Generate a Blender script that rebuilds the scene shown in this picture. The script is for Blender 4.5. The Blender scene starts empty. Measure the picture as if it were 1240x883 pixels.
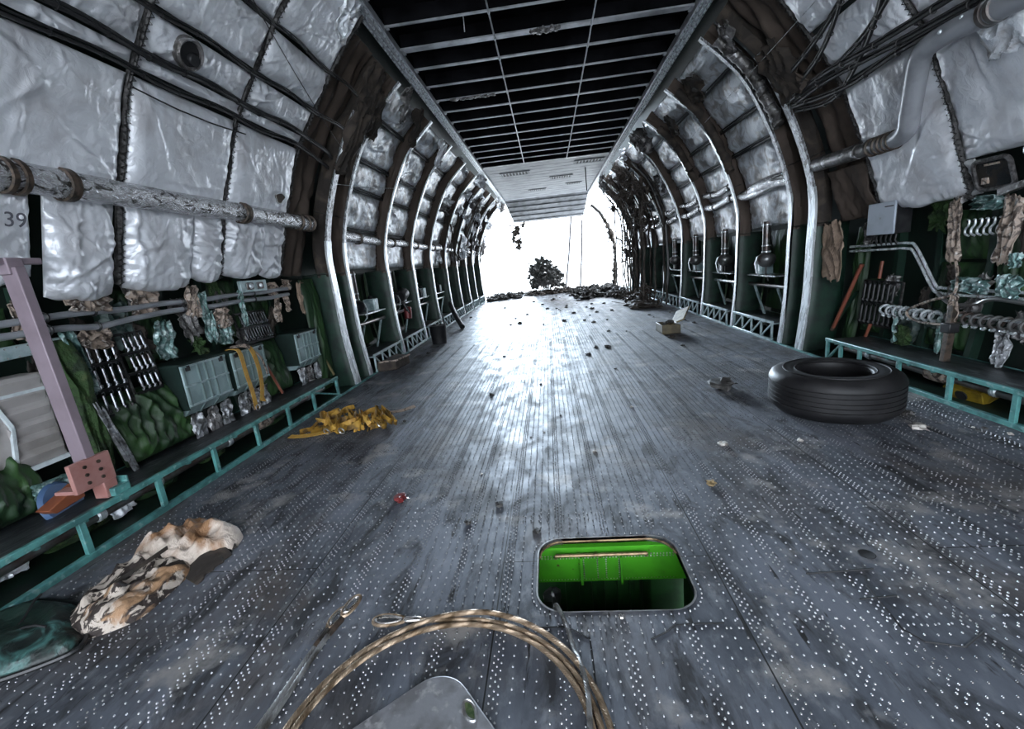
import bpy, math, random
import numpy as np
from mathutils import Vector, Matrix, noise
V = Vector
R = random.Random(7)
C = bpy.context.scene.collection
ORD = ['first', 'second', 'third', 'fourth', 'fifth', 'sixth', 'seventh', 'eighth', 'ninth', 'tenth', 'eleventh', 'twelfth',
       'thirteenth', 'fourteenth', 'fifteenth', 'sixteenth']
def nz(x, y=0.0, z=0.0): return noise.noise(V((x, y, z)))
def fbm(x, y=0.0, z=0.0, o=3):
    a, s, f = 0, 1, 1
    for _ in range(o):
        a += s * noise.noise(V((x*f, y*f, z*f))); s *= .5; f *= 2.1
    return a
def lerp(a, b, t): return a + (b-a)*t
def clamp(x, a=0., b=1.): return max(a, min(b, x))

# ------------------------------------------------------------------ materials
def M(name, base, rough=.5, metal=0., var=None, vs=4., vr=(.45, .62), var2=None, vs2=9., vr2=(.58, .68), bump=0., bs=30., stretch=(1, 1, 1),
      rvar=0., dist=0., bdist=.01, spec=.5):
    m = bpy.data.materials.new(name); m.use_nodes = True
    nt = m.node_tree; N = nt.nodes; L = nt.links
    b = N['Principled BSDF']
    b.inputs['Base Color'].default_value = (*base, 1); b.inputs['Roughness'].default_value = rough
    b.inputs['Metallic'].default_value = metal; b.inputs['Specular IOR Level'].default_value = spec
    tc = N.new('ShaderNodeTexCoord'); mp = N.new('ShaderNodeMapping'); mp.inputs['Scale'].default_value = stretch
    L.new(tc.outputs['Object'], mp.inputs['Vector'])
    def noi(scale, detail=6, d=0.):
        n = N.new('ShaderNodeTexNoise'); n.inputs['Scale'].default_value = scale; n.inputs['Detail'].default_value = detail
        n.inputs['Distortion'].default_value = d; L.new(mp.outputs['Vector'], n.inputs['Vector']); return n
    cur = None
    for vv, s, r in ((var, vs, vr), (var2, vs2, vr2)):
        if vv is None: continue
        n = noi(s, 7, dist); cr = N.new('ShaderNodeMapRange'); cr.inputs['From Min'].default_value = r[0]; cr.inputs['From Max'].default_value = r[1]
        L.new(n.outputs['Fac'], cr.inputs['Value'])
        mx = N.new('ShaderNodeMix'); mx.data_type = 'RGBA'; L.new(cr.outputs['Result'], mx.inputs['Factor'])
        if cur is None: mx.inputs['A'].default_value = (*base, 1)
        else: L.new(cur, mx.inputs['A'])
        mx.inputs['B'].default_value = (*vv, 1); cur = mx.outputs['Result']
    if cur is not None: L.new(cur, b.inputs['Base Color'])
    if rvar:
        n = noi(5, 5); cr = N.new('ShaderNodeMapRange'); cr.inputs['From Min'].default_value = .35; cr.inputs['From Max'].default_value = .65
        cr.inputs['To Min'].default_value = max(.05, rough-rvar); cr.inputs['To Max'].default_value = min(1, rough+rvar)
        L.new(n.outputs['Fac'], cr.inputs['Value']); L.new(cr.outputs['Result'], b.inputs['Roughness'])
    if bump:
        n = noi(bs, 4, dist); bm = N.new('ShaderNodeBump'); bm.inputs['Strength'].default_value = bump; bm.inputs['Distance'].default_value = bdist
        L.new(n.outputs['Fac'], bm.inputs['Height']); L.new(bm.outputs['Normal'], b.inputs['Normal'])
    return m

def floor_material():
    m = bpy.data.materials.new('riveted_floor_plate'); m.use_nodes = True
    nt = m.node_tree; N = nt.nodes; L = nt.links; b = N['Principled BSDF']
    tc = N.new('ShaderNodeTexCoord')
    def mapn(s):
        mp = N.new('ShaderNodeMapping'); mp.inputs['Scale'].default_value = s; L.new(tc.outputs['Object'], mp.inputs['Vector']); return mp
    def noi(s, scale, d=8, dist=0.):
        n = N.new('ShaderNodeTexNoise'); n.inputs['Scale'].default_value = scale; n.inputs['Detail'].default_value = d
        n.inputs['Distortion'].default_value = dist; n.inputs['Roughness'].default_value = .62
        L.new(mapn(s).outputs['Vector'], n.inputs['Vector']); return n
    def rng(n, a, c, lo=0., hi=1.):
        r = N.new('ShaderNodeMapRange'); r.inputs['From Min'].default_value = a; r.inputs['From Max'].default_value = c
        r.inputs['To Min'].default_value = lo; r.inputs['To Max'].default_value = hi
        L.new(n, r.inputs['Value']); return r.outputs['Result']
    def mix(f, a, c):
        x = N.new('ShaderNodeMix'); x.data_type = 'RGBA'; L.new(f, x.inputs['Factor'])
        for k, v in (('A', a), ('B', c)):
            if isinstance(v, tuple): x.inputs[k].default_value = (*v, 1)
            else: L.new(v, x.inputs[k])
        return x.outputs['Result']
    n1 = noi((1.6, .55, 1), 1.5); n2 = noi((1.5, .6, 1), 4.0, 10, .6); n3 = noi((2.5, .45, 1), 9.0, 10, .4); n4 = noi((1, 1, 1), 2.3, 9)
    c = mix(rng(n1.outputs['Fac'], .38, .62), (.058, .065, .080), (.155, .168, .20))
    n6 = noi((1.2, .8, 1), 1.1, 9, .5); c = mix(rng(n6.outputs['Fac'], .50, .64, 0, .75), c, (.085, .070, .060))
    n7 = noi((1, .5, 1), 14, 8); c = mix(rng(n7.outputs['Fac'], .52, .70, 0, .6), c, (.24, .25, .27))
    c = mix(rng(n2.outputs['Fac'], .50, .64), c, (.032, .033, .037))
    c = mix(rng(n4.outputs['Fac'], .56, .66), c, (.27, .258, .25))
    c = mix(rng(n3.outputs['Fac'], .60, .68), c, (.016, .015, .015))
    # seams between plates
    br = N.new('ShaderNodeTexBrick'); br.inputs['Scale'].default_value = 1; br.inputs['Mortar Size'].default_value = .0035
    br.inputs['Brick Width'].default_value = 4.7; br.inputs['Row Height'].default_value = 1.07; br.offset = .37
    mp = N.new('ShaderNodeMapping'); mp.inputs['Rotation'].default_value = (0, 0, math.pi/2); mp.inputs['Location'].default_value = (0.3, .535, 0)
    L.new(tc.outputs['Object'], mp.inputs['Vector']); L.new(mp.outputs['Vector'], br.inputs['Vector'])
    c = mix(br.outputs['Fac'], c, (.008, .008, .008))
    L.new(c, b.inputs['Base Color'])
    b.inputs['Metallic'].default_value = .25
    L.new(rng(n2.outputs['Fac'], .35, .7, .52, .78), b.inputs['Roughness'])
    bm = N.new('ShaderNodeBump'); bm.inputs['Strength'].default_value = .25; bm.inputs['Distance'].default_value = .012
    L.new(n2.outputs['Fac'], bm.inputs['Height'])
    bm2 = N.new('ShaderNodeBump'); bm2.inputs['Strength'].default_value = .35; bm2.inputs['Distance'].default_value = .02
    n5 = noi((1.1, 1.7, 1), 2.0, 2); L.new(n5.outputs['Fac'], bm2.inputs['Height']); L.new(bm.outputs['Normal'], bm2.inputs['Normal'])
    L.new(bm2.outputs['Normal'], b.inputs['Normal'])
    return m

m_floor = floor_material()
m_rivet = M('rivet_steel', (.36, .36, .37), .30, .8, var=(.10, .10, .10), vs=4)
m_silver = M('silver_quilt', (.74, .755, .80), .36, .28, var=(.50, .49, .51), vs=1.6, var2=(.88, .89, .93), vs2=2.2, bump=.40, bs=11, dist=1.0, bdist=.025)
m_silver_dim = M('silver_quilt_greyed', (.50, .50, .52), .42, .3, var=(.26, .25, .25), vs=2, bump=.35, bs=9, dist=1.2, bdist=.03)
m_foil = M('crumpled_foil', (.80, .83, .88), .34, .35, var=(.42, .40, .40), vs=5, bump=.5, bs=22, dist=1, bdist=.02)
m_foil_teal = M('teal_tinted_foil', (.12, .22, .21), .36, .35, var=(.42, .50, .50), vs=16, var2=(.03, .07, .06), vs2=11, vr2=(.48, .58), bump=.5, bs=25, dist=1, bdist=.02)
m_foil_leg = M('greyed_foil', (.34, .35, .37), .34, .5, var=(.10, .10, .10), vs=12, bump=.5, bs=25, dist=1, bdist=.02)
m_foil_dark = M('sooty_foil', (.20, .19, .19), .35, .5, var=(.05, .045, .04), vs=6, var2=(.5, .5, .52), vs2=12, bump=.5, bs=25, dist=1, bdist=.02)
m_brown = M('brown_lining_cloth', (.060, .043, .034), .8, 0, var=(.095, .07, .056), vs=2, bump=.35, bs=14, dist=.8)
m_brown_dark = M('sooty_brown_cloth', (.022, .017, .014), .85, 0, var=(.06, .045, .035), vs=4, bump=.5, bs=14, dist=.8)
m_paper = M('brown_paper', (.30, .215, .16), .7, 0, var=(.20, .14, .10), vs=7, bump=.6, bs=18, dist=1, bdist=.02)
m_tan = M('tan_paper_scrap', (.34, .265, .215), .6, .1, var=(.07, .05, .04), vs=14, vr=(.48, .56), var2=(.5, .46, .42), vs2=20, bump=.5, bs=25, dist=1)
m_lining = M('dark_teal_lining', (.03, .06, .055), .5, .2, var=(.12, .15, .14), vs=12, bump=.5, bs=20, dist=1)
m_primer = M('dark_green_primer', (.006, .017, .012), .55, .1, var=(.006, .015, .011), vs=3, bump=.2, bs=20)
m_primer2 = M('green_primer_frame', (.010, .034, .022), .5, .1, var=(.006, .016, .012), vs=6, bump=.1, bs=30)
m_soot_void = M('soot_and_void_black', (.010, .010, .011), .7, .1, var=(.018, .018, .02), vs=3, bump=.2, bs=12)  # black that also stands in for shade inside holes and the port
m_black = M('black_rubber_cable', (.012, .012, .013), .45, 0, bump=.2, bs=60)
m_lace = M('dark_lacing_tape', (.022, .020, .020), .6, .1, var=(.09, .085, .085), vs=34, bump=.4, bs=60)
m_teal = M('teal_paint', (.10, .30, .285), .42, .1, var=(.055, .16, .155), vs=9, var2=(.22, .38, .37), vs2=20)
m_teal_pale = M('pale_grey_teal_paint', (.42, .52, .54), .38, .3, var=(.24, .33, .34), vs=10)
m_tread = M('dark_tread_plate', (.055, .062, .066), .42, .4, var=(.02, .022, .024), vs=14, stretch=(1, .3, 1), var2=(.14, .16, .16), vs2=18, bump=.3, bs=40)
m_alum = M('scratched_aluminium', (.78, .82, .85), .30, .5, var=(.50, .54, .57), vs=10, stretch=(3, 3, .6), rvar=.1)
m_alum_foil = M('tarnished_flange_foil', (.40, .42, .45), .3, .6, var=(.08, .075, .07), vs=16, stretch=(2, 2, .8), var2=(.72, .74, .77), vs2=20, bump=.5, bs=30, dist=1)
m_pipe_grey = M('grey_duct_paint', (.36, .37, .40), .33, .3, var=(.27, .28, .30), vs=4, bump=.05, bs=30)
m_pipe_dark = M('bare_steel_pipe', (.20, .20, .20), .34, .7, var=(.12, .09, .08), vs=6)
m_lagging = M('foil_pipe_lagging', (.70, .70, .72), .27, .75, var=(.10, .095, .09), vs=14, stretch=(1.2, .6, 1.2), vr=(.54, .62), bump=.7, bs=35, dist=1.5, bdist=.02)
m_clamp = M('rusty_dark_clamp', (.09, .065, .05), .5, .5, var=(.03, .025, .02), vs=20)
m_pink = M('pinkish_primer_steel', (.235, .185, .215), .5, .1, var=(.20, .155, .18), vs=5, bump=.05)
m_pink2 = M('red_primer_steel', (.38, .19, .17), .5, .1, var=(.34, .15, .13), vs=10)
m_rust = M('orange_rust', (.20, .06, .025), .6, .1, var=(.16, .045, .02), vs=8)
m_orange = M('orange_red_paint', (.19, .055, .030), .5, 0, var=(.2, .05, .03), vs=8)
m_box = M('grey_green_canister_paint', (.30, .40, .41), .45, .1, var=(.21, .29, .29), vs=5, bump=.08, bs=30)
m_box_side = M('dark_green_canister_side', (.012, .026, .022), .6, 0, spec=.25, var=(.009, .018, .015), vs=5)  # sides and lid far darker than the canister front
m_case = M('grey_brown_case', (.42, .395, .385), .5, .1, var=(.31, .285, .27), vs=4)
m_white = M('white_edge_paint', (.62, .68, .70), .4, .1, var=(.45, .5, .52), vs=12)
m_greenq = M('dark_green_quilted_cloth', (.010, .032, .011), .55, 0, var=(.030, .080, .020), vs=3.5, var2=(.006, .016, .008), vs2=5, bump=.45, bs=16, stretch=(1, 1, .22), dist=.5, bdist=.02)
m_greenm = M('mossy_green_cloth', (.026, .062, .014), .8, 0, var=(.008, .020, .006), vs=10, var2=(.06, .085, .028), vs2=14, bump=.8, bs=30, bdist=.02)
m_strap = M('yellow_webbing', (.44, .26, .05), .7, 0, var=(.36, .18, .03), vs=14, bump=.3, bs=90)
m_strap2 = M('ochre_webbing', (.36, .20, .025), .72, 0, var=(.10, .055, .014), vs=12, bump=.4, bs=70)
m_rod = M('dark_steel_rod', (.22, .23, .25), .25, .8, var=(.05, .045, .045), vs=12)
m_blackmetal = M('black_metal', (.016, .016, .018), .4, .3, var=(.03, .03, .032), vs=10)
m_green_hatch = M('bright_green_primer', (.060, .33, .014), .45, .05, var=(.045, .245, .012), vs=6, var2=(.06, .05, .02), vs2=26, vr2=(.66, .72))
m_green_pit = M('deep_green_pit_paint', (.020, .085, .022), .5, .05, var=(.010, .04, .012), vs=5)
m_brass = M('tarnished_brass_edge', (.42, .29, .17), .35, .7, var=(.16, .10, .06), vs=20)
m_rim = M('worn_steel_rim', (.50, .50, .50), .32, .8, var=(.25, .23, .22), vs=12)
m_cable = M('oiled_steel_wire', (.36, .27, .19), .48, .7, var=(.17, .115, .07), vs=12)
m_cable2 = M('grey_steel_wire', (.36, .36, .36), .45, .7, var=(.12, .11, .10), vs=10)
m_ferrule = M('polished_ferrule', (.62, .58, .55), .25, .9)
m_plate = M('scuffed_grey_plate', (.25, .25, .265), .45, .45, var=(.16, .155, .16), vs=9, var2=(.36, .35, .35), vs2=22, bump=.15, bs=40, rvar=.1)
m_tyre = M('black_tyre_rubber', (.008, .0075, .0085), .55, 0, spec=.35, var=(.018, .017, .018), vs=4, bump=.12, bs=40)
m_camo = M('dirty_printed_cloth', (.47, .40, .34), .75, 0, var=(.030, .021, .018), vs=17, vr=(.455, .49), var2=(.34, .20, .11), vs2=6, vr2=(.58, .66), stretch=(1.4, .7, 1), bump=.7, bs=16, dist=.9, bdist=.03)
m_camo_top = M('stained_tan_cloth', (.55, .46, .39), .75, 0, var=(.24, .125, .06), vs=4, vr=(.48, .62), bump=.7, bs=14, dist=.9, bdist=.03)
m_cushion = M('dark_green_vinyl', (.009, .024, .018), .48, .05, var=(.045, .12, .11), vs=6, vr=(.56, .62), var2=(.005, .010, .009), vs2=8, vr2=(.5, .6), bump=.6, bs=12, dist=.6, bdist=.03)  # teal noise patches stand in for highlights on the vinyl
m_ceil = M('blackened_ceiling_panel', (.004, .004, .005), .9, 0, spec=.05, var=(.010, .010, .012), vs=2)
m_beam = M('grey_ceiling_bar', (.42, .43, .47), .4, .4, var=(.27, .28, .30), vs=6)
m_slat = M('pale_slat_panel', (.26, .275, .30), .55, .1, var=(.19, .20, .22), vs=2)
m_greybox = M('pale_blue_grey_enamel', (.40, .45, .52), .4, .1, var=(.34, .38, .44), vs=5, var2=(.22, .16, .12), vs2=9, vr2=(.68, .72))
m_glassdark = M('dark_window_glass', (.012, .014, .016), .12, 0, var=(.03, .025, .02), vs=6)
m_yellow = M('mustard_paint', (.27, .18, .015), .5, .1, var=(.14, .09, .012), vs=9)
m_blue = M('faded_blue_rubber', (.05, .10, .20), .5)
m_debris = M('charred_scrap', (.035, .032, .03), .8, .1, var=(.10, .095, .09), vs=18, bump=.4, bs=40)
m_debris2 = M('pale_scrap', (.50, .47, .43), .75, .1, var=(.3, .27, .24), vs=18)
m_burnt = M('burnt_brown_tangle', (.055, .042, .034), .8, .1, var=(.12, .10, .085), vs=6, bump=.4, bs=20)
m_bush = M('glare_pale_tangle', (.14, .14, .135), .9, 0, var=(.24, .235, .22), vs=5)  # grey lightened to paint in glare from the far opening
m_ground = M('pale_concrete', (.62, .62, .60), .9, 0, var=(.5, .5, .48), vs=.3)
m_red = M('dark_red_paint', (.16, .02, .02), .4, .1)
m_sock = M('ink_print', (.10, .10, .12), .7)

# ------------------------------------------------------------------ mesh builder
LOC = {}
SPLIT = {'clamp', 'side_strip', 'cross_strip', 'end_bracket', 'tie', 'clip', 'buckle', 'bolt', 'latch', 'ring', 'toggle', 'cable', 'strut', 'fin', 'duct_band', 'hose_clamp', 'duct_collar', 'bracket', 'coupling', 'cover_cord', 'hose', 'fitting', 'boss', 'opening', 'cable_tail', 'cross_bearer', 'stiffener', 'lump', 'splinter', 'dark_strap', 'rail_lip', 'foil_sleeve', 'sidewall_ridge', 'white_edging', 'crossbar', 'foot_plate', 'seam', 'pit_stringer', 'pit_wall', 'thin_strap', 'lower_strap', 'pale_edge', 'hinge_bracket', 'vertical_rib', 'horizontal_rib'}
class MB:
    def __init__(s): s.v = []; s.f = []; s.mi = []; s.cur = 0
    def mat(s, i): s.cur = i; return s
    def add(s, vs, fs):
        n = len(s.v); s.v.extend([tuple(v) for v in vs])
        for f in fs: s.f.append(tuple(i+n for i in f)); s.mi.append(s.cur)
        return s
    def box(s, c, d, rot=None):
        c = V(c); hx, hy, hz = d[0]/2, d[1]/2, d[2]/2
        vs = [V((x, y, z)) for x in (-hx, hx) for y in (-hy, hy) for z in (-hz, hz)]
        if rot is not None: vs = [rot @ v for v in vs]
        return s.add([c+v for v in vs], [(0, 1, 3, 2), (4, 6, 7, 5), (0, 4, 5, 1), (2, 3, 7, 6), (0, 2, 6, 4), (1, 5, 7, 3)])
    def bar(s, a, b, w, h, up=(0, 0, 1)):
        a, b = V(a), V(b); t = (b-a).normalized(); u = V(up)
        if abs(t.dot(u)) > .98: u = V((1, 0, 0))
        x = t.cross(u).normalized(); z = x.cross(t)
        rot = Matrix((x, t, z)).transposed()
        return s.box((a+b)/2, (w, (b-a).length, h), rot)
    def tube(s, pts, r, n=8, cap=True, closed=False):
        pts = [V(p) for p in pts]; m = len(pts)
        rs = r if isinstance(r, (list, tuple)) else [r]*m
        tang = []
        for i in range(m):
            if closed: t = pts[(i+1) % m]-pts[i-1]
            else: t = pts[min(i+1, m-1)]-pts[max(i-1, 0)]
            tang.append(t.normalized() if t.length > 1e-9 else V((0, 0, 1)))
        t0 = tang[0]; u = t0.orthogonal().normalized(); vs = []
        for i in range(m):
            if i: u = (u - tang[i]*u.dot(tang[i]));  u = u.normalized() if u.length > 1e-6 else tang[i].orthogonal().normalized()
            w = tang[i].cross(u)
            for k in range(n):
                a = 2*math.pi*k/n; vs.append(pts[i]+(u*math.cos(a)+w*math.sin(a))*rs[i])
        fs = []
        for i in range(m if closed else m-1):
            j = (i+1) % m
            for k in range(n): fs.append((i*n+k, i*n+(k+1) % n, j*n+(k+1) % n, j*n+k))
        if cap and not closed: fs.append(tuple(range(n-1, -1, -1))); fs.append(tuple((m-1)*n+k for k in range(n)))
        return s.add(vs, fs)
    def lathe(s, prof, o, axis=(0, 0, 1), n=24, closed=False):   # prof: (radius, distance along axis)
        o = V(o); ax = V(axis).normalized(); u = ax.orthogonal().normalized(); w = ax.cross(u); vs = []; m = len(prof)
        for r, t in prof:
            for k in range(n):
                a = 2*math.pi*k/n; vs.append(o+ax*t+(u*math.cos(a)+w*math.sin(a))*max(r, 1e-4))
        fs = []
        for i in range(m if closed else m-1):
            j = (i+1) % m
            for k in range(n): fs.append((i*n+k, i*n+(k+1) % n, j*n+(k+1) % n, j*n+k))
        return s.add(vs, fs)
    def torus(s, c, axis, Rr, r, n=16, k=6):
        c = V(c); ax = V(axis).normalized(); u = ax.orthogonal().normalized(); w = ax.cross(u)
        return s.tube([c+(u*math.cos(2*math.pi*i/n)+w*math.sin(2*math.pi*i/n))*Rr for i in range(n)], r, k, closed=True)
    def prism(s, pts, off):
        pts = [V(p) for p in pts]; off = V(off); n = len(pts)
        vs = pts+[p+off for p in pts]
        fs = [tuple(range(n-1, -1, -1)), tuple(range(n, 2*n))]+[(i, (i+1) % n, n+(i+1) % n, n+i) for i in range(n)]
        return s.add(vs, fs)
    def grid(s, fn, nu, nv, back=None):
        vs = [fn(i/nu, j/nv) for i in range(nu+1) for j in range(nv+1)]
        fs = [(i*(nv+1)+j, (i+1)*(nv+1)+j, (i+1)*(nv+1)+j+1, i*(nv+1)+j+1) for i in range(nu) for j in range(nv)]
        if back is not None:   # closed body: the border runs back onto the surface behind
            ring = [(i, 0) for i in range(nu)]+[(nu, j) for j in range(nv)]+[(i, nv) for i in range(nu, 0, -1)]+[(0, j) for j in range(nv, 0, -1)]
            k = len(vs); vs += [back(i/nu, j/nv) for i, j in ring]; q = len(ring)
            idx = [i*(nv+1)+j for i, j in ring]
            fs += [(idx[a], k+a, k+(a+1) % q, idx[(a+1) % q]) for a in range(q)]
            fs.append(tuple(k+a for a in range(q)))
        return s.add(vs, fs)
    def ball(s, c, r, nu=10, nv=7, sq=(1, 1, 1), jit=0., seed=0):
        c = V(c); vs = []; fs = []
        for j in range(nv+1):
            th = math.pi*j/nv
            for i in range(nu):
                a = 2*math.pi*i/nu; d = V((math.sin(th)*math.cos(a), math.sin(th)*math.sin(a), math.cos(th)))
                k = r*(1+jit*noise.noise(d*1.7+V((seed*3.1, seed, 0)))*2)
                vs.append(c+V((d.x*sq[0], d.y*sq[1], d.z*sq[2]))*k)
        for j in range(nv):
            for i in range(nu): fs.append((j*nu+i, (j+1)*nu+i, (j+1)*nu+(i+1) % nu, j*nu+(i+1) % nu))
        return s.add(vs, fs)
    def islands(s):
        par = list(range(len(s.v)))
        def find(a):
            while par[a] != a: par[a] = par[par[a]]; a = par[a]
            return a
        for f in s.f:
            r = find(f[0])
            for i in f[1:]: par[find(i)] = r
        groups = {}
        for k, f in enumerate(s.f): groups.setdefault(find(f[0]), []).append(k)
        out = []
        for g in groups.values():
            m = MB(); idx = {}
            for k in g:
                ff = []
                for i in s.f[k]:
                    if i not in idx: idx[i] = len(m.v); m.v.append(s.v[i])
                    ff.append(idx[i])
                m.f.append(tuple(ff)); m.mi.append(s.mi[k])
            out.append(m)
        return out
    def build(s, name, mats, parent=None, loc=None, smooth=30, bevel=0, solid=0, noflip=False):
        if parent is not None and name in SPLIT:
            isl = s.islands()
            if 1 < len(isl) <= 100:
                for m in isl: o = m.build1(name, mats, parent, loc, smooth, bevel, solid, noflip)
                return o
        return s.build1(name, mats, parent, loc, smooth, bevel, solid, noflip)
    def build1(s, name, mats, parent=None, loc=None, smooth=30, bevel=0, solid=0, noflip=False):
        if not isinstance(mats, (list, tuple)): mats = [mats]
        if parent is not None: o0 = LOC[parent.name]
        elif loc is not None: o0 = V(loc)
        else:
            a = np.array(s.v); lo, hi = a.min(0), a.max(0); o0 = V(((lo[0]+hi[0])/2, (lo[1]+hi[1])/2, lo[2]))
        me = bpy.data.meshes.new(name)
        me.from_pydata([(v[0]-o0.x, v[1]-o0.y, v[2]-o0.z) for v in s.v], [], s.f)
        for m in mats: me.materials.append(m)
        if len(mats) > 1: me.polygons.foreach_set('material_index', s.mi)
        if not noflip:
            import bmesh
            bm = bmesh.new(); bm.from_mesh(me); bmesh.ops.recalc_face_normals(bm, faces=bm.faces); bm.to_mesh(me); bm.free()
        if smooth:
            me.polygons.foreach_set('use_smooth', [True]*len(me.polygons)); me.set_sharp_from_angle(angle=math.radians(smooth))
        o = bpy.data.objects.new(name, me); C.objects.link(o)
        if parent is not None: o.parent = parent; LOC[o.name] = o0
        else: o.location = o0; LOC[o.name] = o0.copy()
        if bevel:
            b = o.modifiers.new('edge', 'BEVEL'); b.width = bevel; b.segments = 2; b.limit_method = 'ANGLE'
        if solid:
            b = o.modifiers.new('thick', 'SOLIDIFY'); b.thickness = solid; b.offset = 0
        return o
def tag(o, label, cat, group=None, kind=None):
    o['label'] = label; o['category'] = cat
    if group: o['group'] = group
    if kind: o['kind'] = kind
    return o
def thing(name, label, cat, loc, group=None):
    o = bpy.data.objects.new(name, None); C.objects.link(o); o.location = loc; o.empty_display_size = .1
    LOC[o.name] = V(loc); return tag(o, label, cat, group)
def struct(o): o['kind'] = 'structure'; return o
def dup(root, off, label, group=None):
    def cp(o, par):
        c = o.copy(); C.objects.link(c)
        if par is not None: c.parent = par
        for ch in list(o.children): cp(ch, c)
        return c
    r = cp(root, None); r.location = V(root.location)+V(off); r['label'] = label
    if group: r['group'] = group
    return r

# ------------------------------------------------------------------ hull section profiles (x outward, z up)
class Prof:
    def __init__(s, pts):
        P = [pts[0]]+pts+[pts[-1]]; s.p = []
        for i in range(1, len(P)-2):
            for k in range(12):
                t = k/12; a, b, c, d = P[i-1], P[i], P[i+1], P[i+2]
                s.p.append(tuple(.5*((2*b[j])+(-a[j]+c[j])*t+(2*a[j]-5*b[j]+4*c[j]-d[j])*t*t+(-a[j]+3*b[j]-3*c[j]+d[j])*t**3) for j in (0, 1)))
        s.p.append(pts[-1])
        s.s = [0]
        for a, b in zip(s.p[:-1], s.p[1:]): s.s.append(s.s[-1]+math.hypot(b[0]-a[0], b[1]-a[1]))
        s.z = [q[1] for q in s.p]; s.len = s.s[-1]
    def s_of(s, z): return float(np.interp(z, s.z, s.s))
    def at(s, q):
        q = clamp(q, 0, s.len); i = min(max(int(np.searchsorted(s.s, q))-1, 0), len(s.p)-2)
        a, b = s.p[i], s.p[i+1]; L = s.s[i+1]-s.s[i]; t = (q-s.s[i])/L if L else 0
        dx, dz = (b[0]-a[0])/L, (b[1]-a[1])/L
        return lerp(a[0], b[0], t), lerp(a[1], b[1], t), -dz, dx
    def w(s, side, y, q, off=0.):
        x, z, nx, nz_ = s.at(q); return V((side*(x+nx*off), y, z+nz_*off))
    def wz(s, side, y, z, off=0.): return s.w(side, y, s.s_of(z), off)
FR = Prof([(3.2, -.02), (3.27, .7), (3.29, 1.4), (3.28, 2.1), (3.05, 2.85), (2.68, 3.58), (2.36, 3.95), (1.99, 4.27)])
BL = Prof([(3.66, 1.6), (3.52, 2.0), (3.36, 2.46), (3.22, 2.8), (3.06, 3.14), (2.73, 3.6), (2.34, 4.08), (1.97, 4.45)])
SK = Prof([(3.75, -.2), (3.87, .5), (3.93, 1.2), (3.9, 1.8), (3.78, 2.4), (3.52, 3.0), (3.15, 3.6), (2.78, 4.1), (2.48, 4.46), (2.30, 4.68), (2.20, 4.80)])
BB = Prof([tuple(FR.w(1, 0, q, -.25)[k] for k in (0, 2)) for q in np.linspace(FR.s_of(1.55), FR.len, 9)])
SIDE = {-1: 'left', 1: 'right'}
HW = 3.22

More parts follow.
